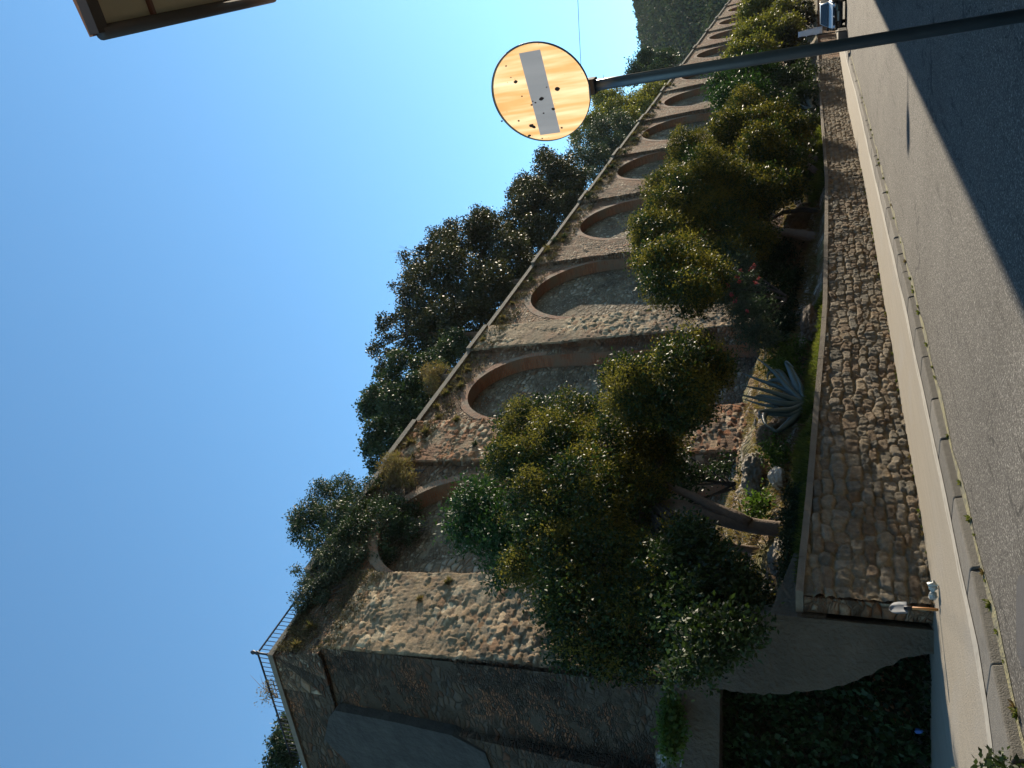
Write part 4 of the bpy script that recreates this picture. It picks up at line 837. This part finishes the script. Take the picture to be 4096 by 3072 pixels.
# trees above the wall
def utree(name, label, blobs, q, n, size, mat, seed, tx, elong=1.8, group='trees above the fortress wall', **k):
    bl2 = B_(blobs, q, ky=1.2); b0 = Vector((tx if tx else sum(b[0] for b in bl2) / len(bl2), q + .3, 15.9)); top = Vector((sum(b[0] for b in bl2) / len(bl2), q, sum(b[2] for b in bl2) / len(bl2)))
    return tree(name, label, 'tree', tuple(b0), bl2, [dict(n=n, size=size, mat=mat, elong=elong, **k)], [([b0, b0.lerp(top, .5), top.lerp(b0, .15)], [.22, .17, .12])], group=group, seed=seed)
utree('broadleaf_tree', 'tall brown-tinged tree with drooping large leaves, highest behind the second arch', [(930, 640, 55), (960, 580, 50), (1000, 620, 60), (920, 700, 45), (1010, 540, 50), (905, 600, 28), (1060, 520, 50), (1100, 560, 45), (950, 520, 22), (1040, 480, 22), (970, 500, 16), (1050, 640, 50), (900, 740, 35), (960, 720, 50), (1060, 620, 40), (1095, 590, 35), (1000, 720, 38), (960, 765, 34), (1120, 560, 30), (1030, 690, 30), (880, 660, 20), (870, 560, 9), (1010, 700, 40)], 19.5, 120000, .17, 'bigleaf', 41, None, 1.7, cluster=7, cr=.16, lump=.3, gaps=.3, droop=.5)
utree('broadleaf_tree', 'outlying drooping boughs of big leaves standing clear against the sky', [(830, 700, 13), (818, 735, 12), (833, 775, 16), (806, 755, 10), (845, 730, 9), (822, 800, 11), (850, 690, 8), (848, 618, 5)], 19.2, 3200, .16, 'bigleaf', 42, None, 1.7, cluster=8, cr=.12, lump=.3, droop=.7)
utree('broadleaf_tree', 'dark big-leaved tree behind the third arch', [(1140, 430, 40), (1120, 480, 35), (1190, 380, 38), (1170, 460, 45), (1180, 340, 16), (1130, 400, 18), (1220, 400, 40), (1150, 530, 35), (1205, 460, 35), (1235, 425, 30), (1170, 510, 30), (1110, 420, 12)], 20.5, 70000, .20, 'bigleaf', 43, None, 1.7, cluster=7, cr=.18, lump=.3, gaps=.2, droop=.4)
utree('olive_tree', 'grey-green fine-leaved tree behind the fourth arch', [(1280, 320, 36), (1250, 360, 30), (1320, 285, 30), (1230, 400, 25), (1290, 360, 30), (1340, 270, 20), (1330, 325, 26), (1270, 400, 28), (1300, 300, 30), (1360, 290, 22)], 21, 52000, .20, 'grey_leaf', 44, None, 2.4, cluster=7, cr=.2, lump=.25)
utree('broadleaf_tree', 'yellowish tree partly behind the road sign', [(1310, 225, 28), (1340, 245, 26), (1285, 265, 22), (1370, 215, 16), (1395, 205, 12), (1300, 200, 14), (1240, 290, 14), (1410, 190, 10), (1385, 235, 24), (1355, 270, 24), (1415, 205, 20), (1400, 220, 20), (1440, 185, 14)], 22, 44000, .26, 'yellow_leaf', 45, None, 1.7, cluster=6, cr=.3, lump=.3, gaps=.2)
utree('broadleaf_tree', 'dark round tree beyond the pole top beside the forested hill', [(1400, 140, 22), (1435, 140, 18), (1370, 160, 16), (1450, 125, 10), (1420, 165, 18)], 23, 16000, .36, 'dark_leaf', 46, None, 1.6, cluster=6, cr=.4, lump=.25)
utree('oak_tree', 'dark green oak behind the first arch, lowest edge against the sky', [(825, 870, 35), (860, 890, 45), (795, 885, 18), (835, 950, 32), (800, 960, 20), (890, 850, 32), (930, 800, 28), (875, 810, 38), (820, 1000, 20), (900, 900, 30), (960, 770, 25), (830, 840, 28), (925, 865, 30), (895, 895, 28), (870, 930, 30), (950, 820, 28), (860, 965, 24), (980, 740, 20)], 18.6, 64000, .12, 'dark_leaf', 47, None, 1.4, cluster=7, cr=.12, lump=.3, gaps=.2)
utree('feathery_bush', 'light feathery bush leaning over the coping by the first arch', [(940, 815, 16), (930, 830, 14), (955, 800, 12), (925, 800, 12)], 17.0, 3500, .14, 'drygrass', 48, None, 5., cluster=6, cr=.1, lump=.3)
bush('evergreen_shrub', 'large dark small-leaved shrub spilling over the wall between bastion and first arch', 'shrub', [(720, 1120, 38), (770, 1110, 48), (820, 1140, 52), (710, 1180, 35), (760, 1180, 48), (860, 1110, 34), (800, 1060, 32), (740, 1060, 30), (685, 1120, 24), (880, 1150, 24), (670, 1090, 12), (820, 1190, 35), (660, 1110, 28), (655, 1150, 22), (690, 1065, 24), (640, 1130, 12), (720, 1205, 34), (665, 1165, 12), (700, 1060, 16)], 15.9, 64000, .085, 'dark_leaf', 51, elong=2.2, cluster=6, cr=.08, lump=.35, gaps=.12)
bush('evergreen_shrub', 'olive-tinged shrub in front of the bastion railing', 'shrub', [(705, 1260, 24), (680, 1285, 24), (660, 1255, 14), (725, 1240, 22), (645, 1290, 12), (640, 1230, 9), (700, 1300, 14), (650, 1310, 10), (690, 1235, 26), (715, 1210, 28), (750, 1225, 24), (770, 1215, 22), (665, 1275, 16), (735, 1205, 26)], 15.65, 20000, .07, 'grey_leaf', 52, elong=2., cluster=6, cr=.07, lump=.35, gaps=.2)
bush('dry_shrub', 'brown half-dead shrub hanging from the coping right of the evergreen', 'shrub', [(862, 1015, 22), (845, 995, 14), (880, 1035, 16), (850, 1035, 16), (835, 1010, 12)], 15.4, 5200, .12, 'drygrass', 53, elong=5., cluster=6, cr=.08, lump=.35, gaps=.2)
bush('hedge', 'green shrubs topping the bastion at the far left', 'hedge', [(618, 1560, 12), (612, 1600, 20), (600, 1640, 18), (625, 1630, 26), (580, 1650, 10), (640, 1590, 12)], 20.0, 9000, .10, 'dark_leaf', 54, cluster=6, cr=.1, lump=.35)
# bare-twigged plant through the railings
tw_ = empty('bare_shrub', (12, 17.3, 16.2), label='leafless twiggy shrub poking through the left railing', cat='shrub')
b = MB(); r = random.Random(5); base = Vector(onq(1110, 2790, 17.4))
for k in range(8):
    e = Vector(onq(r.uniform(990, 1080), r.uniform(2700, 2850), 17.4 + r.uniform(-.3, .3))); mdl = base.lerp(e, .5) + Vector((r.uniform(-.15, .15), 0, r.uniform(-.1, .15)))
    b.tube([base, mdl, e], [.012, .008, .003], 4)
b.build('twigs', M['bark'], tw_); foliage('dry_leaves', [pb(1085 / K, 2765 / K, 14, 17.4), pb(1100 / K, 2730 / K, 8, 17.0)], 700, .07, M['drygrass'], tw_, 55, 3.)
# bare twigs above the tall tree
for (bx, by, tips) in ((910, 545, ((850, 540), (852, 556), (848, 528), (872, 534))), (965, 495, ((945, 488), (950, 505)))):
    pass
bt_ = MB(); r = random.Random(9)
for (sx, sy, tips) in ((915, 548, ((850, 541), (852, 557), (862, 530), (880, 560))), (985, 500, ((945, 487), (952, 497), (960, 480))), (880, 620, ((852, 612), (846, 628))), (860, 700, ((815, 690), (820, 715))), (865, 760, ((812, 748), (826, 772)))):
    s0 = onq(sx * K, sy * K, 19.3)
    for tx_, ty_ in tips:
        e = onq(tx_ * K, ty_ * K, 19.2); mdl = (s0 + e) / 2 + np.array([r.uniform(-.15, .15), 0, r.uniform(.0, .25)]); bt_.tube([s0, mdl, e], [.035, .02, .006], 4)
        bt_.tube([mdl, e + np.array([r.uniform(-.4, .4), 0, r.uniform(-.3, .3)])], [.015, .005], 4)
bt_.build('bare_twigs', M['bark'], bpy.data.objects['broadleaf_tree'])
# ---- agaves
def agave(label, base, leavesdef, q, seed, wid=.16, scale=1.):
    r = random.Random(seed); p0 = Vector(onq(base[0], base[1], q))
    t = empty('agave', tuple(p0), label=label, cat='agave')
    for path in leavesdef:
        dq = r.uniform(-.45, .45); pts = [p0] + [Vector(onq(x, y, q + dq * (i + 1) / len(path))) for i, (x, y) in enumerate(path)]
        # smooth
        sm = []
        for i in range(len(pts) - 1):
            pm = pts[max(i - 1, 0)]; pn = pts[min(i + 2, len(pts) - 1)]
            for k in range(6):
                f = k / 6; sm.append(.5 * ((2 * pts[i]) + (pts[i + 1] - pm) * f + (2 * pm - 5 * pts[i] + 4 * pts[i + 1] - pn) * f * f + (3 * pts[i] - pm - 3 * pts[i + 1] + pn) * f ** 3))
        sm.append(pts[-1]); n = len(sm); b = MB(); vs = []
        tw0 = r.uniform(-.5, .5); w0 = wid * r.uniform(.8, 1.15)
        for i, c in enumerate(sm):
            f = i / (n - 1); d = (sm[min(i + 1, n - 1)] - sm[max(i - 1, 0)]).normalized(); s = d.cross(Vector((math.sin(tw0) * .5, 1, .2))).normalized(); nn = s.cross(d).normalized()
            w = w0 * (1 + .25 * math.sin(f * 3.1)) * max(0., 1 - f ** 1.7) + .003
            th = .035 * (1 - f) + .006
            for kx, dz in ((-1, .45), (-.5, .12), (0, 0), (.5, .12), (1, .45)): vs.append(c + s * w * .5 * kx + nn * (w * .5 * dz))
            for kx, dz in ((.5, .12), (0, 0), (-.5, .12)): vs.append(c + s * w * .5 * kx + nn * (w * .5 * dz - th))
        fs = [(i * 8 + k, i * 8 + (k + 1) % 8, (i + 1) * 8 + (k + 1) % 8, (i + 1) * 8 + k) for i in range(n - 1) for k in range(8)]
        b.add(vs, fs); b.build('leaf', M['agave'], t, True)
    return t
t = NT('agave'); c = t.coord(); t.set('Base Color', t.mix(t.noise(c, 3, 3).outputs[0], (.045, .075, .068), (.10, .15, .145))); t.set('Roughness', .42); M['agave'] = t.m
z = lambda x, y: (2400 + x / 2.212, 1250 + y / 2.212)
agave('nearer large blue-green agave with folded-over leaf tips on the terrace edge', z(1830, 800), [
    [z(1700, 690), z(1540, 520), z(1365, 385)], [z(1650, 680), z(1400, 590), z(1255, 535)], [z(1650, 740), z(1450, 680), z(1210, 640)], [z(1650, 800), z(1420, 760), z(1205, 720)],
    [z(1700, 640), z(1560, 590), z(1480, 620), z(1520, 660)], [z(1750, 640), z(1690, 500), z(1650, 430), z(1720, 490)], [z(1650, 780), z(1480, 740), z(1390, 740), z(1420, 790)],
    [z(1700, 850), z(1560, 860), z(1420, 870), z(1430, 930)], [z(1720, 880), z(1560, 890), z(1460, 890), z(1470, 990), z(1560, 1040)], [z(1740, 900), z(1660, 980), z(1560, 1045), z(1480, 1000)],
    [z(1720, 700), z(1600, 520), z(1500, 530), z(1480, 600)], [z(1700, 770), z(1500, 820), z(1250, 760)], [z(1700, 830), z(1580, 850), z(1560, 800), z(1600, 790)], [z(1790, 700), z(1780, 640), z(1700, 480)]], 9.75, 3, .17)
z = lambda x, y: (2400 + x / 2.212, y / 2.212)
agave('far agave of upright grey-green blades amid dark shrubs', z(1880, 950), [[z(1840, 900), z(1790, 800)], [z(1850, 900), z(1830, 770)], [z(1830, 930), z(1720, 830)], [z(1830, 950), z(1700, 880)], [z(1860, 900), z(1890, 840)], [z(1830, 980), z(1760, 1000), z(1780, 1040)], [z(1830, 960), z(1740, 940), z(1750, 1000)], [z(1850, 990), z(1800, 1050)]], 10.9, 4, .22)
# ---- grass, stuff
def grass(name, label, a0, a1, qf0, qf1, n, h, mat, seed, zf=None):
    rg = np.random.default_rng(seed); A = rg.uniform(a0, a1, n); q = qbase(A) + rg.uniform(qf0, qf1, n); z = embz(A, q) if zf is None else zf(A, q)
    m_ = vnoise(np.stack([A, q, q * 0], -1), seed, 1.2, 2) > -.5; A, q, z = A[m_], q[m_], z[m_]
    d = rg.normal(size=(len(A), 3)) * .45; d[:, 2] = 1.1
    c = np.stack([A, q, z - .02], -1); V, Q = leaves(rg, c, h, 9, dirs=d * 2)
    return tag(mobj(name, npmesh(name, V, Q), M[mat]), label, 'grass', kind='stuff')
grass('grass', 'bright green grass along the near terrace edge', 9.5, 20.5, .32, 1.1, 26000, .16, 'grass', 61)
grass('grass', 'yellow-green grass verge beside the far agave', 31, 49, .34, 1.3, 26000, .28, 'grass', 62)
grass('dry_grass', 'dry brownish weeds scattered over the embankment', 10, 48, .9, 5.5, 30000, .2, 'drygrass', 63)
# ---- rocks
def rock(name, label, c, rad, mat, seed, flat=.7):
    import bmesh
    bm = bmesh.new(); bmesh.ops.create_icosphere(bm, subdivisions=5, radius=1)
    co = np.array([v.co[:] for v in bm.verts]); n1 = vnoise(co, seed, 1.5, 4)
    n2_ = np.abs(vnoise(co, seed + 7, 5., 3))
    for v, k, k2 in zip(bm.verts, n1, n2_):
        s = 1 + .28 * k - .16 * k2; v.co = Vector((c[0] + v.co.x * rad[0] * s, c[1] + v.co.y * rad[1] * s, c[2] + v.co.z * rad[2] * s))
    me = bpy.data.meshes.new(name); bm.to_mesh(me); bm.free(); me.polygons.foreach_set('use_smooth', np.ones(len(me.polygons), bool))
    return tag(mobj(name, me, M[mat]), label, 'rock')
rock('boulder', 'smooth pale grey boulder lying in the grass on the terrace', onq(3112, 1912, 10.3), (.24, .25, .17), 'rock_light', 1)
rock('boulder', 'dark moss-edged rock rising beside the coping next to the oleander', onq(3250, 1290, 9.6) , (.8, .3, .26), 'rock_dark', 2)
rock('boulder', 'tall brown earthy outcrop right of the second privet trunk', onq(3200, 900, 11.3), (.75, .8, .75), 'rock_earth', 3)
rock('boulder', 'brown earthy outcrop left of the second privet trunk', onq(3195, 1010, 11.2), (.8, .8, .85), 'rock_earth', 4)
rock('boulder', 'reddish overhanging rock below the nearer agave leaves', onq(3110, 1745, 11.0), (.5, .4, .4), 'rock_earth', 5)
rock('boulder', 'jagged grey rock left of the main trunk base', onq(3130, 2230, 10.3), (.42, .3, .22), 'rock', 6)
rock('boulder', 'small white stone under the dark third privet', onq(3195, 803, 11.2), (.28, .25, .18), 'rock_light', 7)
rock('boulder', 'grey rubble mound between boulder and buttress foot', onq(3020, 1900, 11.8), (.55, .5, .35), 'rock', 8)
# ---- small things scattered on the slope: loose stones
rg = np.random.default_rng(33)
sm = []
for k in range(4):
    import bmesh
    bm = bmesh.new(); bmesh.ops.create_icosphere(bm, subdivisions=2, radius=1)
    for v in bm.verts: v.co = v.co * (1 + .25 * math.sin(v.co.x * 3 + k) * math.cos(v.co.y * 4 + k * 2)) ; v.co.z *= .6
    me = bpy.data.meshes.new('loose_stone'); bm.to_mesh(me); bm.free(); me.materials.append(M['rock']); sm.append(me)
for k in range(70):
    a = rg.uniform(10.5, 24); q = qbase(a) + rg.uniform(.8, 5.3); s = rg.uniform(.04, .13)
    o = bpy.data.objects.new('loose_stone', sm[k % 4]); link(o); o.location = (a, q, float(embz(np.array([a]), np.array([q]))[0])); o.scale = (s, s * rg.uniform(.7, 1.2), s); o.rotation_euler = (0, 0, rg.uniform(0, 6))
    tag(o, 'small grey stone lying loose on the earth slope', 'stone', 'loose stones on the slope')
# ---- weeds rooted in the wall
def tuftmesh(seed, n=120):
    rg = np.random.default_rng(seed); c = rg.normal(size=(n, 3)) * (.02, .01, .015); d = rg.normal(size=(n, 3)) * .9; d[:, 1] -= .7; d[:, 2] += .1
    V, Q = leaves(rg, c, .24, 6, dirs=d * 1.5); return npmesh('weed', V, Q)
tm = [tuftmesh(s) for s in range(4)]
for i, me in enumerate(tm): me.materials.append(M['drygrass'] if i < 3 else M['dark_leaf'])
rg = np.random.default_rng(71)
def weed(a, z, s, i, lab, grp, q=None):
    inb = any(b0 <= a <= b1 for b0, b1 in BS); q = (qbut(z) if inb else qrec(z)) if q is None else q
    o = bpy.data.objects.new('wall_weed', tm[i]); link(o); o.location = (a, q - .02, z); o.scale = (s * rg.uniform(.8, 1.4), s, s); tag(o, lab, 'weed', grp)
for k in range(80):
    a = 15.2 + 75 * rg.uniform() ** 1.5; z = 16.38 - abs(rg.normal()) * .42
    weed(a, max(z, 14.4), rg.uniform(.45, 1.0) * (1 if a < 40 else 1.3), int(rg.integers(0, 4)), 'dry brown weed tuft rooted just under the fortress coping', 'weeds under the fortress coping')
for k in range(5):
    weed(rg.uniform(20.9, 23.4), rg.uniform(12.5, 16.2), rg.uniform(.6, 1.4), int(rg.integers(0, 4)), 'weed tuft growing on the face of the first buttress', 'weeds on the first buttress')
for k in range(3):
    a, z_ = rg.uniform(12.2, 15.0), rg.uniform(13.6, 15.9)
    weed(a, z_, rg.uniform(.6, 1.2), int(rg.integers(0, 4)), 'brown weed tuft on the bastion parapet', 'weeds on the bastion parapet', 15.5 + .19 * max(0, z_ - 14.2))
for k in range(2):
    weed(rg.uniform(12.4, 15), rg.uniform(9, 13), rg.uniform(.5, .9), int(rg.integers(0, 3)), 'small dry tuft on the lit bastion face', 'weeds on the lit bastion face')
def crust(name, label, a0, a1, z0, z1, n, size, seed, fq, th=.1):
    rg = np.random.default_rng(seed); A = rg.uniform(a0, a1, n); Z = z1 - (z1 - z0) * rg.uniform(0, 1, n) ** 1.5; k = vnoise(np.stack([A, Z, A * 0], -1), seed, 2.2, 3) + .35 * rg.normal(size=n) > th; A, Z = A[k], Z[k]
    q = np.array([fq(a, z) for a, z in zip(A, Z)]) - rg.uniform(0, .06, len(A)); d = rg.normal(size=(len(A), 3)) * .8; d[:, 1] -= .5; d[:, 2] -= .3
    V, Q = leaves(rg, np.stack([A, q, Z], -1), size, 3., dirs=d); tag(mobj(name, npmesh(name, V, Q), M['crust']), label, 'dry growth', kind='stuff')
M['crust'] = leafmat('crust', [(.06, .045, .03), (.10, .075, .045), (.07, .06, .03), (.13, .10, .06)], .8, .2, .1)
crust('dry_moss', 'brown dry moss and stalks matted over the bastion parapet', 12.05, 15.2, 13.6, 15.8, 14000, .07, 5, lambda a, z: 15.50 + .19 * max(0, z - 14.2) if z > 14.2 else qbut(z), -.05)
crust('dry_moss', 'brown dry growth clinging to the fortress wall just below its coping', 15.2, 75, 15.3, 16.42, 42000, .11, 6, lambda a, z: qbut(z) if any(b0 <= a <= b1 for b0, b1 in BS) else qrec(z), .15)
# ---- weeds and litter leaves along the kerb
km = []
for s in range(3):
    r_ = np.random.default_rng(s + 50); c = r_.normal(size=(26, 3)) * (.012, .006, .0); d = r_.normal(size=(26, 3)) * .6; d[:, 2] = .9
    V, Q = leaves(r_, c, .06, 3.5, dirs=d * 2); me = npmesh('kerb_weed', V, Q); me.materials.append(M['grass'] if s else M['drygrass']); km.append(me)
for k in range(45):
    a = 5 + 30 * rg.uniform() ** 1.4; o = bpy.data.objects.new('kerb_weed', km[k % 3]); link(o); o.location = (a, qkout(a) - .03 + rg.normal() * .02, .01); s = rg.uniform(.3, 1.0); o.scale = (s * 1.5, s, s)
    tag(o, 'tiny green weed growing in the gutter at the kerb', 'weed', 'weeds along the kerb')
for k in range(60):
    a = 9 + 22 * rg.uniform(); o = bpy.data.objects.new('pavement_weed', km[k % 3]); link(o); o.location = (a, qbase(a) - .03, .125); s = rg.uniform(.4, 1.0); o.scale = (s * 1.6, s, s)
    tag(o, 'tiny weed at the foot of the terrace wall', 'weed', 'weeds at the foot of the terrace wall')
# potted shrub at the near kerb, mostly outside the frame
kp = Vector(onz(4105, 3078, .0)); bush('kerb_plant', 'leafy plant growing from the gutter at the near kerb, cut off by the photo corner', 'plant', [[kp.x - .12, kp.y - .05, .16, .16, .14, .16], [kp.x - .25, kp.y - .1, .25, .18, .15, .2]], None, 700, .06, 'dark_leaf', 81, elong=1.8, cluster=4, cr=.05)
# ================================================================== forested hill
def hx(y): return np.interp(y, [-900, -400, 0, 60, 150, 200, 260, 330, 420], [2350, 2450, 2553, 2562, 2570, 2580, 2600, 2680, 2760])
ys = np.linspace(-900, 420, 150); vs_ = np.linspace(0, 1, 90); V = []
for y in ys:
    rd = ray(hx(y), y); hd = np.hypot(rd[0], rd[1]); rx, ry = rd[0] / hd, rd[1] / hd; el = rd[2] / hd
    for v in vs_:
        dist = 230 + 300 * v; zr = 1.6 + el * 530; V.append((rx * dist, ry * dist, -2 + (zr + 0) * (v ** .8)))
V = np.array(V); V[:, 2] += 2.5 * vnoise(V, 2, .035, 2) * (V[:, 2] > 2) * .6; n2 = len(vs_); idx = np.arange(len(ys) * n2).reshape(len(ys), n2)
Q = np.stack([idx[:-1, :-1], idx[:-1, 1:], idx[1:, 1:], idx[1:, :-1]], -1).reshape(-1, 4)
tag(mobj('hill', npmesh('hill', V, Q, smooth=True), plain('hill_soil', (.03, .04, .018), .95, var=.5, scale=.05)), kind='structure')
rg = np.random.default_rng(15); n = 2600; ia = rg.uniform(0, len(ys) - 1.01, n); iv_ = (n2 - 1.01) * rg.uniform(0, 1, n) ** .8
G = V.reshape(len(ys), n2, 3); c = G[ia.astype(int), iv_.astype(int)] + rg.normal(size=(n, 3)) * (2, 2, .3)
P = []; S = []
rr = rg.uniform(2.5, 5.5, n); m_ = 100
d = rg.normal(size=(n, m_, 3)); d /= np.linalg.norm(d, axis=2)[..., None]; d[..., 2] = np.abs(d[..., 2])
P = (c[:, None, :] + d * rr[:, None, None] * (1, 1, 1.1) * rg.uniform(.8, 1.05, (n, m_, 1))).reshape(-1, 3) + (0, 0, .5)
LV, LQ = leaves(rg, P, 1.25, 1.5, dirs=d.reshape(-1, 3) * .5)
tag(mobj('forest', npmesh('forest', LV, LQ), leafmat('forest', [(.022, .036, .018), (.032, .048, .024), (.045, .055, .03), (.026, .042, .022)], .8, .2, .05)), 'dense dark evergreen wood covering the distant hill', 'forest', kind='stuff')
# air: a closed box of thin haze round the whole scene
hb = MB(); hb.box(-60, 760, -420, 640, -1.5, 260)
hz = NT('haze'); pv = hz.n('VolumePrincipled', {'Color': (.80, .88, 1, 1), 'Density': HAZE, 'Anisotropy': .0}); hz.t.links.new(pv.outputs[0], hz.t.nodes['Material Output'].inputs['Volume']); hz.t.nodes.remove(hz.b)
tag(hb.build('haze', hz.m), kind='stuff', label='thin pale air haze softening the distant hill', cat='haze')
#END
